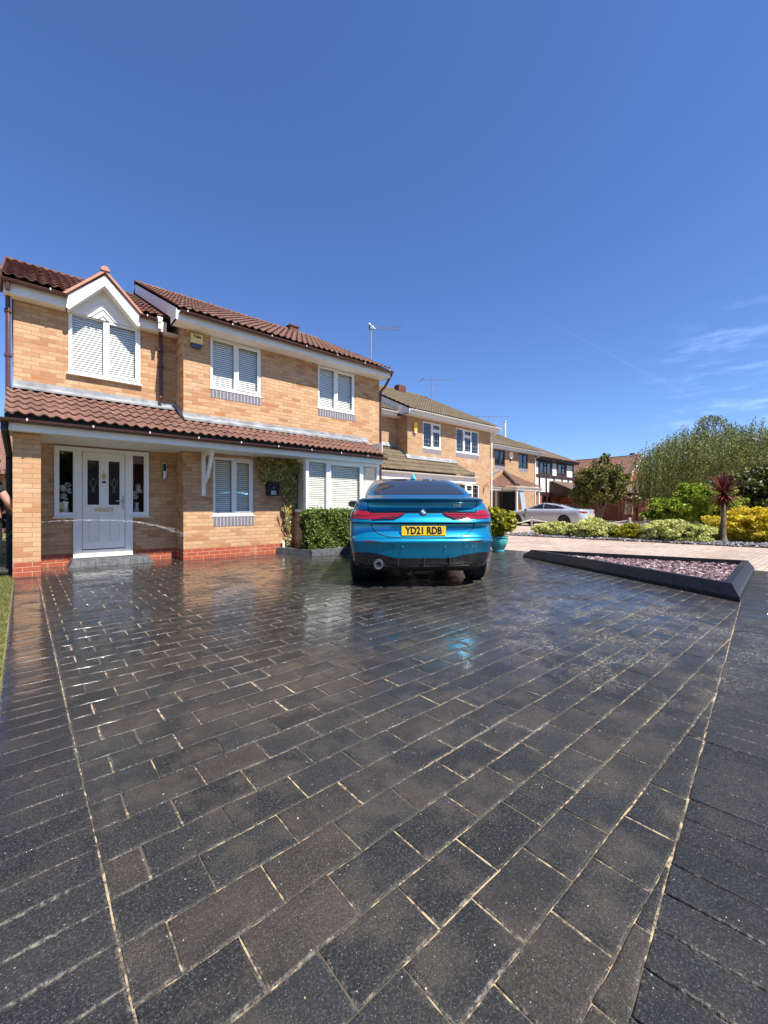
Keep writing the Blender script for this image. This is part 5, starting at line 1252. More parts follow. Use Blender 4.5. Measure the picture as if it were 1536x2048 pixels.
# underbody, wheels, fin, mirrors
mb = MB(); mb.box(.40,4.1,-.62,.62,.16,.30); mb.box(.45,.8,-.45,.5,.20,.30); mb.tube([(.1,.535,.28),(.5,.5,.24),(2.5,.3,.2)], .035, 8); mb.tube([(.8,-.7,.30),(.8,.7,.30)], .05, 8); mb.build('underbody', M['mattblack'], car, local=True)
for x in (.80, 3.47):
    for s in (1, -1): wheel(car, x, s*.775, s, WR, .225, .225)
q, d = proj(bv, (0, 1.40), 'rear', 0); zr_ = bv.ray_cast(Vector((1.42,0,3)), Vector((0,0,-1)))[0].z
mb = MB(); mb.add([(1.30,-.035,zr_-.012),(1.30,.035,zr_-.012),(1.52,.03,zr_-.004),(1.52,-.03,zr_-.004),(1.335,-.004,zr_+.068),(1.335,.004,zr_+.068),(1.375,.005,zr_+.066),(1.375,-.005,zr_+.066)], [(0,3,2,1),(4,5,6,7),(0,1,5,4),(1,2,6,5),(2,3,7,6),(3,0,4,7)]); mb.build('roof_fin', M['blue'], car, local=True, bevel=.006)
def mirror(root, x, y, z, s, m1, sc=1):
    mb = MB(); vs = []; 
    for i in range(7):
        ph = math.pi*i/6
        for k in range(12):
            th = 2*math.pi*k/12; sx_ = math.sin(ph)**.6; cx_ = math.copysign(abs(math.cos(th))**.7, math.cos(th)); sz_ = math.copysign(abs(math.sin(th))**.7, math.sin(th))
            vs.append((x + .055*cx_*sx_*sc + .02, y + s*(.115*(-math.cos(ph))*sc), z + .065*sz_*sx_*sc))
    mb.add(vs, [(i*12+k, i*12+(k+1)%12, (i+1)*12+(k+1)%12, (i+1)*12+k) for i in range(6) for k in range(12)])
    mb.tube([(x+.03, y-s*.20, z-.05), (x+.02, y-s*.06, z-.03)], .022, 6); mo = mb.build('door_mirror', m1, root, smooth=True, local=True)
    mb = MB(); mb.obox(Matrix.Translation((x-.030, y, z)), .01, .17, .085); mb.build('mirror_glass', M['darkglass'], mo, local=True, bevel=.004)
both(lambda s: mirror(car, 2.95, s*.955, 1.03, s, M['black'], .95))
mb = MB()
for s in ('left', 'right'):
    for pts in ([(1.30,.35),(1.22,.60),(1.30,.85),(1.36,1.05)], [(2.20,.28),(2.18,1.05)], [(3.02,.28),(3.05,.98)]): mb.tube(line(bv, pts, s, 0, 0, 20), .003, 4)
mb.build('door_gap', M['mattblack'], car, local=True)
both(lambda s: patch('bumper_vent', bv, [(.30,.33),(.36,.33),(.335,.50),(.30,.60)], 'left' if s > 0 else 'right', M['mattblack'], car, .004, .05))

# ---- the silver car
S2_ = .965
car2 = thing('parked_car', (23.35, 9.62, 0), 'silver grey fastback coupe parked behind the pale shrubs', 'car', rz=R(90), sc=S2_)
rows2 = [(.18,.45,4.75,.78,.4,.9), (.24,.20,4.95,.88,.45,1.0), (.35,.07,5.04,.93,.5,1.1), (.50,.02,5.08,.955,.5,1.1), (.65,.03,5.07,.965,.5,1.1), (.78,.05,4.98,.962,.48,1.1), (.88,.06,4.80,.945,.46,1.1), (.95,.07,4.45,.92,.45,1.0),
 (.995,.10,4.10,.885,.42,.9), (1.02,.30,3.90,.83,.40,.8), (1.05,.52,3.80,.79,.38,.7), (1.11,.82,3.64,.765,.36,.65), (1.18,1.12,3.46,.735,.34,.6), (1.25,1.45,3.26,.70,.34,.55), (1.31,1.78,3.06,.655,.34,.5), (1.355,2.08,2.88,.60,.32,.45), (1.385,2.32,2.72,.52,.18,.2), (1.395,2.46,2.60,.40,.07,.07)]
body2, bv2 = car_body(rows2, (1.13, 4.16), .345, 5.08, M['silver'], car2)
for md_ in ('left', 'right'):
    patch('side_window', bv2, [(3.62,1.045),(3.30,1.20),(2.98,1.315),(2.62,1.365),(2.50,1.368),(2.46,1.035)], md_, M['darkglass'], car2, .006, .08)
    patch('side_window', bv2, [(2.42,1.035),(2.46,1.368),(2.15,1.355),(1.80,1.28),(1.45,1.19),(1.18,1.085),(1.25,1.045),(1.6,1.035)], md_, M['darkglass'], car2, .006, .08)
    patch('wing_vent', bv2, [(3.62,.72),(3.72,.70),(3.60,.50),(3.52,.42),(3.56,.60)], md_, M['black'], car2, .006, .06)
    mb = MB()
    for pts in ([(1.42,.40),(1.30,.75),(1.32,1.02)], [(2.45,.30),(2.45,1.03)], [(3.50,.30),(3.55,.95)]): mb.tube(line(bv2, pts, md_, 0, 0, 20), .006, 4)
    mb.build('door_gap', M['mattblack'], car2, local=True)
    mb = MB()
    for x in (1.62, 2.75):
        q, d = proj(bv2, (x, .84), md_, .02); mb.obox(Matrix.Translation(q), .20, .03, .035)
    mb.build('door_handle', M['chrome'], car2, local=True, bevel=.008)
patch('rear_window', bv2, [(-.60,1.055),(.60,1.055),(.52,1.20),(.42,1.33),(0,1.36),(-.42,1.33),(-.52,1.20)], 'rear', M['darkglass'], car2, .005, .07)
patch('windscreen', bv2, [(-.62,1.03),(.62,1.03),(.50,1.31),(0,1.35),(-.50,1.31)], 'front', M['darkglass'], car2, .005, .08)
for s in (1, -1):
    o = patch('tail_light', bv2, mir([(.44,.80),(.40,.85),(.46,.89),(.70,.90),(.92,.91),(.93,.84),(.70,.79)], s), 'rear', M['redlamp'], car2, .008, .05)
    patch('headlight', bv2, mir([(.45,.62),(.80,.66),(.84,.74),(.48,.70)], s), 'front', M['chrome'], car2, .006, .06)
patch('diffuser', bv2, [(-.85,.26),(-.80,.40),(.80,.40),(.85,.26)], 'rear', M['black'], car2, .008, .07)
q, d = proj(bv2, (0, .62), 'rear', .01); mb = MB(); mb.obox(Matrix.Translation((q.x,0,.62)), .01, .525, .112); mb.build('number_plate', M['plate'], car2, local=True)
q, d = proj(bv2, (0, .87), 'rear', .008); mb = MB(); mb.lathe([(.045,.01),(.045,-.004),(.001,-.006)], q, 16, 'x'); mb.build('badge', M['chrome'], car2, local=True)
for x in (1.13, 4.16):
    for s in (1, -1): wheel(car2, x, s*.83, s, .345, .25, .25)
mb = MB(); mb.box(.5,4.6,-.60,.60,.15,.35); mb.build('underbody', M['mattblack'], car2, local=True)
both(lambda s: mirror(car2, 3.45, s*1.02, .99, s, M['black'], 1.0))
# ================================================================ plants
def leaves(name, C_, size, mat, parent=None, label=None, cat=None, elong=1.7, up=None, jitter=.35, fold=.25, dirs=None, group=None):
    """one mesh of folded leaf faces at the given centres"""
    n = len(C_); s = size*rng.uniform(1-jitter, 1+jitter, n)
    if dirs is None: d = rng.normal(0, 1, (n, 3))
    else: d = dirs + rng.normal(0, .35, (n, 3))
    if up is not None: d[:, 2] = d[:, 2]*up[0] + up[1]
    d /= np.linalg.norm(d, axis=1, keepdims=True)
    r_ = rng.normal(0, 1, (n, 3)); sd = np.cross(d, r_); sd /= np.linalg.norm(sd, axis=1, keepdims=True) + 1e-9
    nn = np.cross(d, sd); l = s[:, None]*elong*.5; w_ = s[:, None]*.5
    V_ = np.stack([C_ - d*l, C_ + sd*w_ + nn*w_*fold, C_ + d*l, C_ - sd*w_ + nn*w_*fold], 1).reshape(-1, 3)
    b = np.arange(n)*4; F = np.stack([b, b+1, b+2, b+3], 1)
    o = np_mesh(name, V_, F, mat, parent)
    if label: tag(o, label, cat, group)
    return o
def clumps(center, rad, k, per, csize, shell=.5, flat=1, zmin=None):
    """clumpy cloud inside an ellipsoid; k clumps of per points"""
    c = np.array(center); rad = np.array(rad); d = rng.normal(0, 1, (k, 3)); d /= np.linalg.norm(d, axis=1, keepdims=True)
    r = rng.uniform(shell, 1, k)**.7; cc = c + d*rad*r[:, None]
    if zmin is not None: cc[:, 2] = np.maximum(cc[:, 2], zmin)
    cs = csize*rng.uniform(.6, 1.35, k); o = rng.normal(0, 1, (k, per, 3)); o /= np.linalg.norm(o, axis=2, keepdims=True); o *= (rng.uniform(0, 1, (k, per, 1))**.45)
    o[:, :, 2] *= flat; p = (cc[:, None, :] + o*cs[:, None, None]).reshape(-1, 3)
    if zmin is not None: p = p[p[:, 2] > zmin-.05]
    return p, cc
def limb(mb, a, b, r0, r1, bend=.15, n=6, wob=.04):
    a, b = Vector(a), Vector(b); pts = []; rs = []; L_ = (b-a).length
    o = Vector((random.gauss(0,1), random.gauss(0,1), .5)).normalized()*bend*L_
    for i in range(n+1):
        t = i/n; p = a.lerp(b, t) + o*math.sin(math.pi*t)*.5 + Vector((random.gauss(0,wob),random.gauss(0,wob),0))*L_*.3*(0 if i in (0,) else 1)
        pts.append(p); rs.append(r0 + (r1-r0)*t)
    mb.tube(pts, rs, 7); return pts
# ---- box hedge below the bay window, in its kerbed bed
sheet('hedge_soil', [(4.45,8.9),(4.72,7.80),(7.6,7.9),(7.6,8.9)], .02, M['planter_soil'])
mb = MB()
def kerb_run(mb, A, B, h, t, seg=.25):
    A, B = Vector((*A,0)), Vector((*B,0)); d = B-A; m = max(1, round(d.length/seg)); n = Vector((-d.y,d.x,0)).normalized()
    for k in range(m):
        p = A + d*(k/m) + d.normalized()*.002; q = A + d*((k+1)/m) - d.normalized()*.002; z = h+random.uniform(-.002,.002)
        mb.add([p, q, q+n*t, p+n*t, p+n*.02+Vector((0,0,z)), q+n*.02+Vector((0,0,z)), q+n*t+Vector((0,0,z)), p+n*t+Vector((0,0,z))], [(0,3,2,1),(4,5,6,7),(0,1,5,4),(1,2,6,5),(2,3,7,6),(3,0,4,7)])
kerb_run(mb, (4.42,8.88), (4.70,7.78), .14, .12); kerb_run(mb, (4.70,7.76), (7.7,7.86), .14, .12)
tag(mb.build('bed_kerb', M['kerb_dry'], bevel=.005), 'grey block kerb around the hedge bed under the bay window', 'kerb')
hd = thing('box_hedge', (5.9,8.05,.05), 'clipped dark green hedge below the white bay window', 'hedge')
n = 30000; x = rng.uniform(4.72, 7.25, n); y = rng.uniform(7.93, 8.29, n); z = rng.uniform(.08, 1.0, n)
# keep leaves near the faces, with a soft uneven outline
bump_ = lambda a, b: .035*np.sin(a*9+b*7) + .025*np.sin(a*23-b*17) + rng.normal(0, .012, len(a)) - .05*(rng.uniform(0,1,len(a)) < .02)
f = rng.integers(0, 3, n); y = np.where(f == 0, 7.94 + bump_(x, z) - rng.exponential(.012, n) + rng.uniform(0,.05,n), y); z = np.where(f == 1, .985 + bump_(x, y)*.7 - rng.uniform(0,.05,n), z); x = np.where(f == 2, 4.74 + bump_(y*1.5, z) + rng.uniform(0,.06,n), x)

rd_ = np.clip(z-.86, 0, .2)**2*4; y = y + rd_*(f == 0); x = x + rd_*1.5*(f == 2); z = z - (f == 1)*np.clip(4.95-x, 0, .2)**2*3 - (f == 1)*np.clip(8.02-y, 0, .1)*.8; ns = 500; sx_ = rng.uniform(4.75, 7.2, ns); x = np.append(x, sx_); y = np.append(y, rng.uniform(7.93, 8.2, ns)); z = np.append(z, 1.0+rng.exponential(.02, ns))
leaves('leaves', np.stack([x, y, z], 1), .036, M['leaf_hedge'], hd, elong=1.4)
mb = MB(); mb.box(4.84,7.2,8.0,8.27,.1,.92)  # dark core box added inside the hedge to block the view through
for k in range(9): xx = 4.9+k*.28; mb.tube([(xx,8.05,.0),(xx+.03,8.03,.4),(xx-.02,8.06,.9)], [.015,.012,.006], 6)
mb.build('core_and_twigs', simple('hedge_inner', (.02,.022,.010), .95), hd)
# ---- ivy on the wall
iv = thing('climbing_ivy', (4.5,8.88,0), 'variegated ivy covering the wall between the small window and the bay', 'ivy')
n = 30000; x = rng.uniform(3.90, 4.90, n); z = rng.uniform(.1, 2.19, n)
edge = 3.96 + .06*np.sin(z*11) + .03*np.sin(z*31); lim = np.where(z > 1.72, edge, np.where(z > 1.30, 3.98 + (1.72-z)*1.5 + .04*np.sin(z*19), 4.60 + .05*np.sin(z*17) + (z < .75)*(.08)))
keep = (x > lim) & ~((z < .9) & (x > 4.78 + .03*np.sin(z*23))) & (rng.uniform(0,1,n) < np.where(z < .6, .35, 1)) & ~((x < 4.47) & (x > 4.12) & (z < 1.66))
x, z = x[keep], z[keep]; thick = .05 + .17*np.clip((z-.8), 0, 1)*(.5+.5*np.sin(x*13+z*9)*np.cos(z*15-x*4)); y = 8.885 - rng.uniform(0, 1, len(x))*thick
leaves('leaves', np.stack([x, y, z], 1), .046, M['leaf_ivy'], iv, elong=1.25, dirs=np.tile([0,-.3,-.8], (len(x),1)))
mb = MB(); 
for s in range(4): limb(mb, (4.70+.03*s, 8.87, .02), (4.3+.16*s, 8.86, 1.9), .016, .006, .1, 8, .03)
mb.build('stem', M['bark'], iv, smooth=True)
# ---- shrubs of the planted strip
def shrub(name, label, center, rad, k, per, cs, leaf, mat, up=None, elong=1.6, flat=.6, cat='shrub', core=True, group=None, zmin=.06, shell=.55, extra=()):
    t = thing(name, (center[0], center[1], 0), label, cat, group); p, cc = clumps(center, rad, k, per, cs, shell, flat, zmin)
    for c2, r2, k2 in extra:
        p2, cc2 = clumps(c2, r2, k2, per, cs*.9, shell*.7, flat, zmin); p = np.concatenate([p, p2]); cc = np.concatenate([cc, cc2])
    leaves('foliage', p, leaf, mat, t, elong=elong, up=up)
    mb = MB()
    for i in range(min(26, k)):
        c = cc[i]; limb(mb, (center[0]+random.uniform(-.2,.2)*rad[0], center[1]+random.uniform(-.2,.2)*rad[1], 0), c, .014+.006*rad[2], .004, .12, 4)
    mb.build('stems', M['bark'], t, smooth=True); return t
shrub('variegated_shrub', 'low pale green shrub nearest the silver car, left end of the planted strip', (15.3,7.6,.20), (.62,.85,.30), 120, 90, .15, .05, M['leaf_pale'], up=(.6,.5), flat=.55)
shrub('variegated_shrub', 'taller pale green shrub second from the left in the planted strip', (15.3,6.35,.26), (.65,.75,.40), 140, 90, .16, .05, M['leaf_pale'], up=(.6,.5), flat=.55)
shrub('olive_gold_shrub', 'low olive gold shrub between the two pale green ones', (15.7,5.15,.2), (.6,.75,.28), 110, 90, .14, .045, M['leaf_mid'], up=(.6,.4), flat=.6)
shrub('variegated_shrub', 'wide pale green shrub left of the golden one', (15.6,3.85,.26), (.7,1.0,.40), 190, 90, .16, .05, M['leaf_pale'], up=(.6,.5), flat=.55)
shrub('golden_shrub', 'bright yellow shrub around the foot of the red palm', (17.0,2.15,.42), (.75,1.35,.62), 230, 90, .19, .058, M['leaf_gold'], up=(.6,.4), flat=.6)
# ---- bushes behind
shrub('lime_bush', 'lime green bush standing behind the pale shrubs and left of the red palm', (21.4,5.1,.90), (.9,1.0,.95), 90, 120, .26, .085, M['leaf_lime'], flat=.7, cat='bush', shell=.3, extra=(((21.2,4.4,1.45),(.5,.6,.55),34), ((21.6,6.0,.8),(.5,.6,.6),34), ((21.8,4.9,1.75),(.6,.35,.4),20), ((22.3,3.9,1.1),(.8,.8,.9),50)))
shrub('dark_conifer', 'broad dark green conifer behind the red palm at the right edge', (25.0,1.6,1.25), (2.0,3.4,1.65), 420, 110, .5, .085, M['leaf_dark'], flat=.55, elong=2.4, cat='conifer')
shrub('olive_conifer', 'olive conifer between the birch and the dark one', (27.0,2.3,2.0), (1.5,2.6,1.25), 220, 100, .42, .085, M['leaf_olive'], flat=.5, elong=2.2, cat='conifer', shell=.35, extra=(((26.4,.9,2.6),(.9,1.2,.7),40), ((26.5,3.3,2.0),(.8,.8,.9),40)))
shrub('background_tree', 'dark leafy tree mass standing behind the weeping birch', (43.5,9.5,2.3), (3.2,4.2,2.6), 260, 100, .7, .16, M['leaf_small'], flat=.8, cat='tree')
shrub('background_tree', 'dense green tree at the far right behind the birch', (45.5,1.0,2.6), (3.2,5.0,2.8), 260, 100, .7, .16, M['leaf_small'], flat=.8, cat='tree')
# ---- small tree
t = thing('small_tree', (30.0,11.7,0), 'small round bushy tree with mixed green leaves behind the silver car', 'tree')
mb = MB(); tr_ = [(30.0,11.7,0),(29.95,11.75,.6),(30.05,11.65,1.2)]; mb.tube(tr_, [.13,.10,.09], 9)
ends = []
for k in range(14):
    a = random.uniform(0,6.28); r = random.uniform(.5,1.4); e = (30+r*math.cos(a), 11.7+r*math.sin(a), random.uniform(2.0,4.3)); limb(mb, (30.0,11.7,random.uniform(.3,1.2)), e, .06, .015, .2); ends.append(e)
for a, b_ in (((30,11.7,.25),(29.1,12.4,1.3)),): limb(mb, a, b_, .05, .02)
mb.build('trunk', M['bark'], t, smooth=True)
p, cc = clumps((30.0,11.7,2.65), (1.45,1.75,1.55), 190, 85, .27, .25, .9); pw, _ = clumps((29.6,12.6,2.0), (.9,.9,.8), 50, 60, .24, .3); p = np.concatenate([p, pw]); p2, _ = clumps((30.2,11.5,4.35), (.35,.35,.45), 8, 40, .14, .3)
leaves('crown', np.concatenate([p, p2]), .10, M['leaf_small'], t, elong=1.5)
# ---- weeping birch
t = thing('weeping_birch', (35.5,6.2,0), 'large weeping birch with white limbs and drooping green curtains', 'tree')
mb = MB(); base = Vector((35.5,6.2,0)); mb.tube([base, base+Vector((.1,0,1.5)), base+Vector((0,.15,3.0)), base+Vector((-.15,.1,4.2))], [.28,.24,.20,.15], 10)
strands = []; lpos = []; ldir = []
tops = []
for k in range(46):
    a = 2*math.pi*k/46 + random.uniform(-.1,.1); R_ = random.uniform(1.2, 5.4) if k % 3 else random.uniform(4.2, 5.8); ht = random.uniform(6.1, 6.9) - .13*R_
    ex_ = 1.0                      # spreads further towards the right of the photo
    e = base + Vector((math.cos(a)*R_*.8, math.sin(a)*R_*ex_, 0)); s0 = base + Vector((0,0,random.uniform(3.0,4.2)))
    mid = s0.lerp(Vector((e.x,e.y,ht)), .55) + Vector((0,0,.9)); tip = Vector((e.x, e.y, ht-random.uniform(.5,1.3)))
    pts = []
    for i in range(9):
        u_ = i/8; pts.append(s0*(1-u_)**2 + mid*2*u_*(1-u_) + tip*u_*u_ + Vector((random.gauss(0,.07),random.gauss(0,.07),random.gauss(0,.05))))
    mb.tube(pts, [.065-.006*i for i in range(9)], 6); tops.append(pts)
# the arching leader above the crown
LL = Vector((-.754,.657,0)); arc = [base + LL*a_ + Vector((0,0,z_)) for a_, z_ in ((.2,4.2),(1.0,5.4),(1.45,6.4),(1.35,6.95),(.8,7.25),(.2,7.2),(-.35,6.9),(-.6,6.2))]
arc = [Vector(r_) for r_ in catmull([tuple(v) for v in arc], 3)]
mb.tube(arc, [max(.012,.06-.0035*i) for i in range(len(arc))], 6); tops.append(arc[6:]); tops.append(arc[8:])
mb.build('trunk', M['bark_white'], t, smooth=True)
RT = Vector((.754,-.657,0)); FW = Vector((.657,.754,0))
def strand(p0, ln, spread=.10):
    ln = min(ln, p0.z-1.1)
    if ln < .3: return
    dx, dy = random.gauss(0, spread), random.gauss(0, spread); m = int(ln/.066)
    for j in range(m):
        f_ = j/max(1, m); lpos.append((p0.x+dx*f_*ln+random.gauss(0,.04), p0.y+dy*f_*ln+random.gauss(0,.04), p0.z - ln*f_))
k = 0
while k < 2900:
    u_, v_ = random.uniform(-5.4, 6.6), random.uniform(-5, 5)
    r2 = (u_/5.4 if u_ < 0 else u_/6.6)**2 + (v_/5)**2
    if r2 > 1 or random.random() > .45 + .6*r2: continue
    k += 1; zt = 6.15 - 1.75*r2**1.3 + .42*math.sin(u_*1.9+v_)*math.cos(v_*1.4) + random.gauss(0, .22)
    if u_ < -3.9 and random.random() < .72: continue
    if math.sin(u_*2.7+1.0)*math.sin(v_*2.1) > .55 and random.random() < .6: continue
    strand(base + RT*u_ + FW*v_ + Vector((0,0,zt)), random.uniform(.9, 5.0))
for pts in tops[46:]:
    for i in range(1, len(pts)):
        for q in range(5): strand(pts[i-1].lerp(pts[i], random.random()) + Vector((random.gauss(0,.15),random.gauss(0,.15),0)), random.uniform(.3, 1.3))
lpos = np.array(lpos); print('birch leaves', len(lpos))
leaves('crown', lpos, .058, M['leaf_birch'], t, elong=1.8, dirs=np.tile([0,0,-1.1], (len(lpos),1)))
# ---- red cordyline
cx, cy = 16.15, 2.75
t = thing('cordyline_palm', (cx,cy,0), 'burgundy spiky cordyline palm on a bare trunk among the yellow shrub', 'palm')
mb = MB(); mb.tube([(cx,cy,0),(cx+.01,cy,.12),(cx-.01,cy+.01,.5),(cx+.01,cy,.9),(cx,cy,1.45)], [.14,.085,.07,.062,.055], 12); mb.build('trunk', M['bark'], t, smooth=True)
mb = MB(); c0 = Vector((cx,cy,1.48))
for k in range(190):
    a = random.uniform(0,6.283); el = random.uniform(-.75,1.45); d = Vector((math.cos(a)*math.cos(el), math.sin(a)*math.cos(el), math.sin(el))); L_ = random.uniform(.50,.72)*(1 if el > -.3 else .85)
    sd = d.cross(Vector((0,0,1))).normalized(); pts = []; drp = random.uniform(.02,.20)*(1.2-max(0,el))*.7
    row = []
    for i, wv in enumerate((.012,.024,.026,.018,.002)):
        u_ = i/4; p = c0 + Vector((0,0,random.uniform(-.0,.0))) + d*L_*u_ + Vector((0,0,-drp*u_*u_)); row += [p-sd*wv, p+sd*wv]
    mb.add(row, [(2*i,2*i+1,2*i+3,2*i+2) for i in range(4)])
for k in range(16):
    a = random.uniform(0,6.283); d = Vector((math.cos(a)*.25, math.sin(a)*.25, -1)).normalized(); sd = Vector((-math.sin(a),math.cos(a),0)); row = []
    for i, wv in enumerate((.012,.022,.02,.002)): p = c0 + Vector((math.cos(a)*.06,math.sin(a)*.06,-.02)) + d*random.uniform(.42,.6)*i/3; row += [p-sd*wv, p+sd*wv]
    mb.add(row, [(2*i,2*i+1,2*i+3,2*i+2) for i in range(3)])
mb.build('crown', M['leaf_red'], t, fix=False)
# ---- plant in the turquoise pot
px_, py_ = 8.62, 5.72
pt_ = thing('plant_pot', (px_,py_,0), 'glazed turquoise pot beside the rear of the blue car', 'pot')
mb = MB(); mb.lathe([(.001,.0),(.15,.0),(.16,.03),(.13,.05),(.19,.14),(.225,.24),(.22,.31),(.205,.33),(.235,.345),(.235,.375),(.205,.378),(.19,.33)], (px_,py_,0), 36); mb.build('bowl', M['turq'], pt_, smooth=True)
mb = MB(); mb.lathe([(.001,.335),(.2,.335)], (px_,py_,0), 20); mb.build('potting_soil', M['planter_soil'], pt_)
pl2 = thing('potted_shrub', (px_,py_,.33), 'yellow green leafy shrub growing in the turquoise pot', 'plant'); p, cc = clumps((px_,py_,.72), (.36,.36,.30), 60, 30, .12, .3)
leaves('leaves', p, .075, M['leaf_mid'], pl2, elong=1.9, up=(.8,.3)); mb = MB()
for i in range(24): limb(mb, (px_,py_,.33), cc[i], .008, .003, .1, 4)
mb.build('stems', M['bark'], pl2, smooth=True)
# ---- roped posts
posts = [(18.3,10.3,'stubby wooden post with rope, in front of the silver car'), (20.2,6.7,'thick wooden post with rope right of the silver car'), (20.9,6.3,'slim white post with rope before the brick garden wall'), (15.9,11.5,'wooden rope post hidden among the pale shrubs')]
tops_ = []
for i, (x, y, lab) in enumerate(posts):
    rr = .07 if i == 1 else .045; mb = MB(); h = .62
    mb.lathe([(rr,0),(rr,h-.02),(rr*.8,h),(.001,h+.005)], (x,y,0), 12); o = mb.build('post', M['wood' if i != 2 else 'whitegrey'], smooth=True); tag(o, lab, 'post', 'roped posts along the planted strip'); tops_.append(Vector((x,y,h-.12)))
def sag(a, b, s): return [a.lerp(b, k/12) - Vector((0,0,s*math.sin(math.pi*k/12))) for k in range(13)]
mb = MB()
for a, b_ in ((tops_[3],tops_[0]),(tops_[0],tops_[1]),(tops_[1],tops_[2]),(tops_[2],tops_[2]+Vector((2.5,-2.2,.0)))): mb.tube(sag(a, b_, .22), .022, 6)
tag(mb.build('rope', M['rope'], smooth=True), 'pale rope sagging between the low posts by the silver car', 'rope')

# ================================================================ person with the hose behind the pillar
pe = thing('person', (-.31,8.95,0), 'person in black shirt at the left edge holding a hose behind the pillar', 'person')
def skin_mesh(name, J, E, mat, parent, root=0, sub=2):
    me = bpy.data.meshes.new(name); me.from_pydata([j[:3] for j in J], E, []); ob = bpy.data.objects.new(name, me); COL.objects.link(ob)
    ob.modifiers.new('s', 'SKIN'); sb = ob.modifiers.new('u', 'SUBSURF'); sb.levels = sub; sb.render_levels = sub
    if not me.skin_vertices: me.attributes.new
    for i, j in enumerate(J): me.skin_vertices[0].data[i].radius = (j[3], j[4] if len(j) > 4 else j[3]); me.skin_vertices[0].data[i].use_root = (i == root)
    bpy.context.view_layer.update(); m2 = bpy.data.meshes.new_from_object(ob.evaluated_get(bpy.context.evaluated_depsgraph_get())); bpy.data.objects.remove(ob)
    m2.transform(Matrix.Translation(-origin_of(parent))); m2.materials.clear(); m2.materials.append(mat); m2.polygons.foreach_set('use_smooth', [True]*len(m2.polygons))
    o = bpy.data.objects.new(name, m2); COL.objects.link(o); o.parent = parent; return o
bx2, by2 = -.335, 8.86
hand = Vector((.0,8.78,.90))
J = [(bx2,by2,.95,.13,.16),(bx2,by2,1.12,.11,.14),(bx2+.01,by2,1.32,.12,.17),(bx2+.01,by2,1.45,.06,.08),(bx2+.02,by2,1.53,.05,.05),(bx2-.0,by2,1.62,.085,.08),(bx2-.0,by2,1.70,.075,.07),
     (bx2+.04,by2-.20,1.40,.06),(bx2+.18,by2-.25,1.12,.054),(bx2+.27,by2-.18,.98,.038),(hand.x,hand.y,hand.z+.03,.028),
     (bx2+.02,by2+.20,1.40,.055),(bx2+.06,by2+.25,1.13,.045),(bx2+.20,by2+.12,.97,.036),(bx2+.27,by2-.02,.93,.028),
     (bx2,by2-.10,.86,.09),(bx2+.03,by2-.11,.48,.062),(bx2,by2-.12,.09,.042),(bx2+.13,by2-.12,.045,.038),
     (bx2,by2+.10,.86,.09),(bx2-.02,by2+.11,.48,.062),(bx2-.04,by2+.12,.09,.042),(bx2+.09,by2+.12,.045,.038)]
E = [(0,1),(1,2),(2,3),(3,4),(4,5),(5,6),(2,7),(7,8),(8,9),(9,10),(2,11),(11,12),(12,13),(13,14),(0,15),(15,16),(16,17),(17,18),(0,19),(19,20),(20,21),(21,22)]
skin_mesh('body', J, E, M['skin'], pe)
J2 = [(bx2,by2,.93,.145,.175),(bx2,by2,1.12,.125,.155),(bx2+.01,by2,1.33,.135,.185),(bx2+.01,by2,1.46,.075,.095),(bx2+.03,by2-.20,1.41,.070),(bx2+.10,by2-.24,1.27,.062),(bx2+.02,by2+.20,1.41,.070),(bx2+.05,by2+.24,1.24,.062)]
skin_mesh('tshirt', J2, [(0,1),(1,2),(2,3),(2,4),(4,5),(2,6),(6,7)], M['tee'], pe)
J3 = [(bx2,by2,.96,.14,.17),(bx2,by2-.10,.85,.105),(bx2+.03,by2-.11,.48,.08),(bx2,by2-.12,.08,.062),(bx2,by2+.10,.85,.105),(bx2-.02,by2+.11,.48,.08),(bx2-.04,by2+.12,.08,.062)]
skin_mesh('trousers', J3, [(0,1),(1,2),(2,3),(0,4),(4,5),(5,6)], M['jeans'], pe)
for s_ in (-1, 1): skin_mesh('shoe', [(bx2-.08,by2+s_*.12,.06,.06),(bx2+.06,by2+s_*.12,.06,.06),(bx2+.20,by2+s_*.12,.045,.055)], [(0,1),(1,2)], M['mattblack'], pe)
skin_mesh('hair', [(bx2+.01,by2,1.70,.085,.085),(bx2,by2,1.75,.075,.075),(bx2-.03,by2,1.64,.07,.07)], [(0,1),(0,2)], M['hair'], pe, sub=2)
mb = MB()
for s in (-1, 1): mb.lathe([(.001,.004),(.008,.002),(.010,-.004)], (bx2+.118, by2+s*.032, 1.655), 8, 'x')
mb.tube([(bx2+.115,by2,1.65),(bx2+.145,by2,1.615),(bx2+.12,by2,1.605)], .011, 6); mb.tube([(bx2+.118,by2-.025,1.575),(bx2+.124,by2,1.572),(bx2+.118,by2+.025,1.575)], .006, 6)
mb.build('face', M['skin'], pe, smooth=True)
mb = MB()
for k in range(4): 
    a = hand + Vector((-.01, .0, .03-.018*k)); mb.tube([a+Vector((-.03,-.02,.01)), a+Vector((.01,-.035,0)), a+Vector((.03,-.015,-.002)), a+Vector((.025,.012,-.004))], [.010,.0095,.009,.007], 7)
mb.tube([hand+Vector((-.04,.01,.05)), hand+Vector((-.01,.03,.05)), hand+Vector((.02,.025,.045))], [.012,.011,.009], 7); mb.build('fingers', M['skin'], pe, smooth=True)
mb = MB(); hs_ = [hand+Vector((.07,.005,.01)), hand+Vector((.0,.0,.0)), hand+Vector((-.06,.02,-.12)), Vector((-.35,9.0,.35)), Vector((-.5,9.2,.03)), Vector((-.9,9.6,.015)), Vector((-1.5,9.4,.015))]
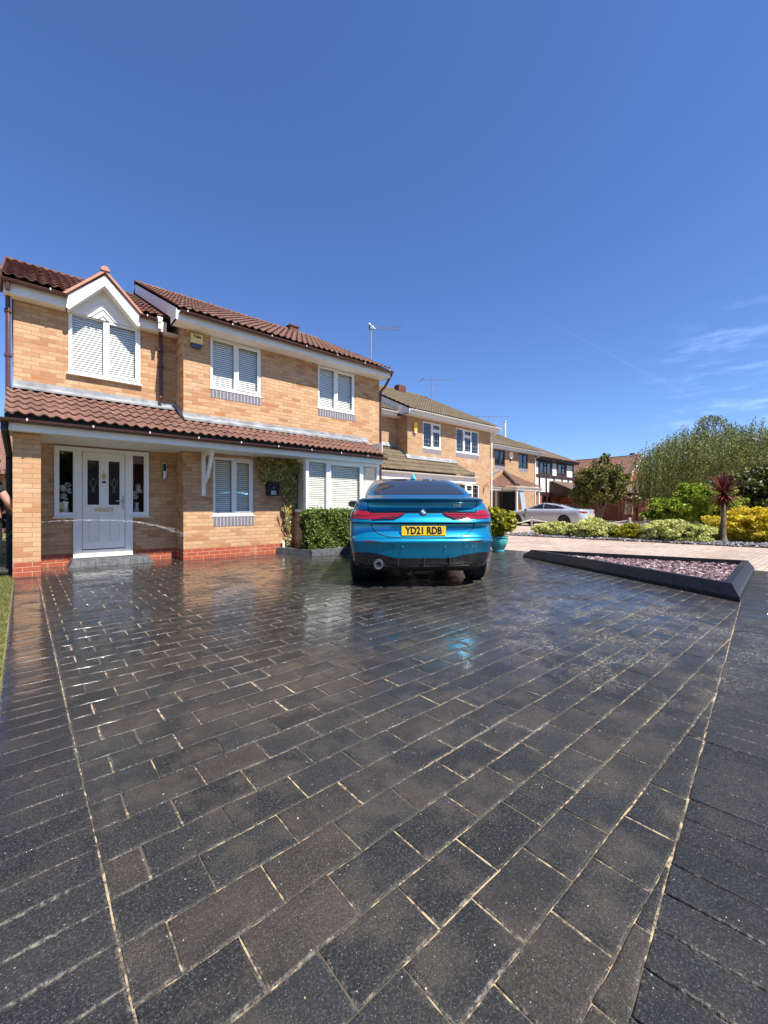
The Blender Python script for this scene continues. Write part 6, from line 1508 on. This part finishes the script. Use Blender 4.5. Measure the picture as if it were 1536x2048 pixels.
hs_ = [Vector(v) for v in catmull([tuple(v) for v in hs_], 5)]; mb.tube(hs_, .0095, 8); mb.tube([hand+Vector((.02,0,.005)), hand+Vector((.10,.008,.012))], [.017,.012], 10)
tag(mb.build('garden_hose', simple('green_hose', (.03,.16,.06), .5), smooth=True), 'green garden hose held by the person behind the pillar', 'hose')
# the jet of water: droplets thrown across the porch
g = G('water'); g.set(color=(.85,.9,.95), rough=.03, trans=.6, spec=.8); g.p.inputs['IOR'].default_value = 1.33; M['water'] = g.m
vs = []; fs = []
def drop(p, r, st=1.0):
    b = len(vs); 
    for d in ((1,0,0),(-1,0,0),(0,1,0),(0,-1,0),(0,0,1),(0,0,-1)): vs.append((p[0]+d[0]*r*st, p[1]+d[1]*r, p[2]+d[2]*r))
    for f_ in ((0,2,4),(2,1,4),(1,3,4),(3,0,4),(2,0,5),(1,2,5),(3,1,5),(0,3,5)): fs.append(tuple(b+i for i in f_))
def arcp(t): return Vector((.08 + 2.45*t, 8.85 - .02*t, .815 + .11*t - (.52)*t**3.2*.85))
for k in range(620):
    t = random.random()**.8; p = arcp(t); sp_ = .002 + .012*t + .05*max(0,t-.75); drop((p.x, p.y+random.gauss(0,sp_), p.z+random.gauss(0,sp_) - abs(random.gauss(0, .05*max(0,t-.6)))), random.uniform(.002,.0055), random.uniform(1,2.4))
mb = MB(); mb.add(vs, fs); tag(mb.build('water_spray', M['water']), 'thin jet of water drops crossing in front of the white door', 'water', kind='stuff')
for i, (x, y, r) in enumerate(((-19,-21,2.2), (2.8,-22,1.9), (14.5,-21,2.4), (27,-20,2.0))):
    t = thing('street_tree', (x,y,0), ('tree across the street, farthest left behind the camera', 'small tree across the street between two houses', 'large tree across the street behind the camera', 'tree across the street at the right')[i], 'tree')
    mb = MB(); mb.tube([(x,y,0),(x+.05,y,1.5),(x,y+.1,3.0)], [.18,.14,.08], 8); mb.build('trunk', M['bark'], t, smooth=True)
    p, _ = clumps((x,y,3.6), (r,r,r*1.05), 90, 50, .6, .3); leaves('crown', p, .22, M['leaf_small'], t)
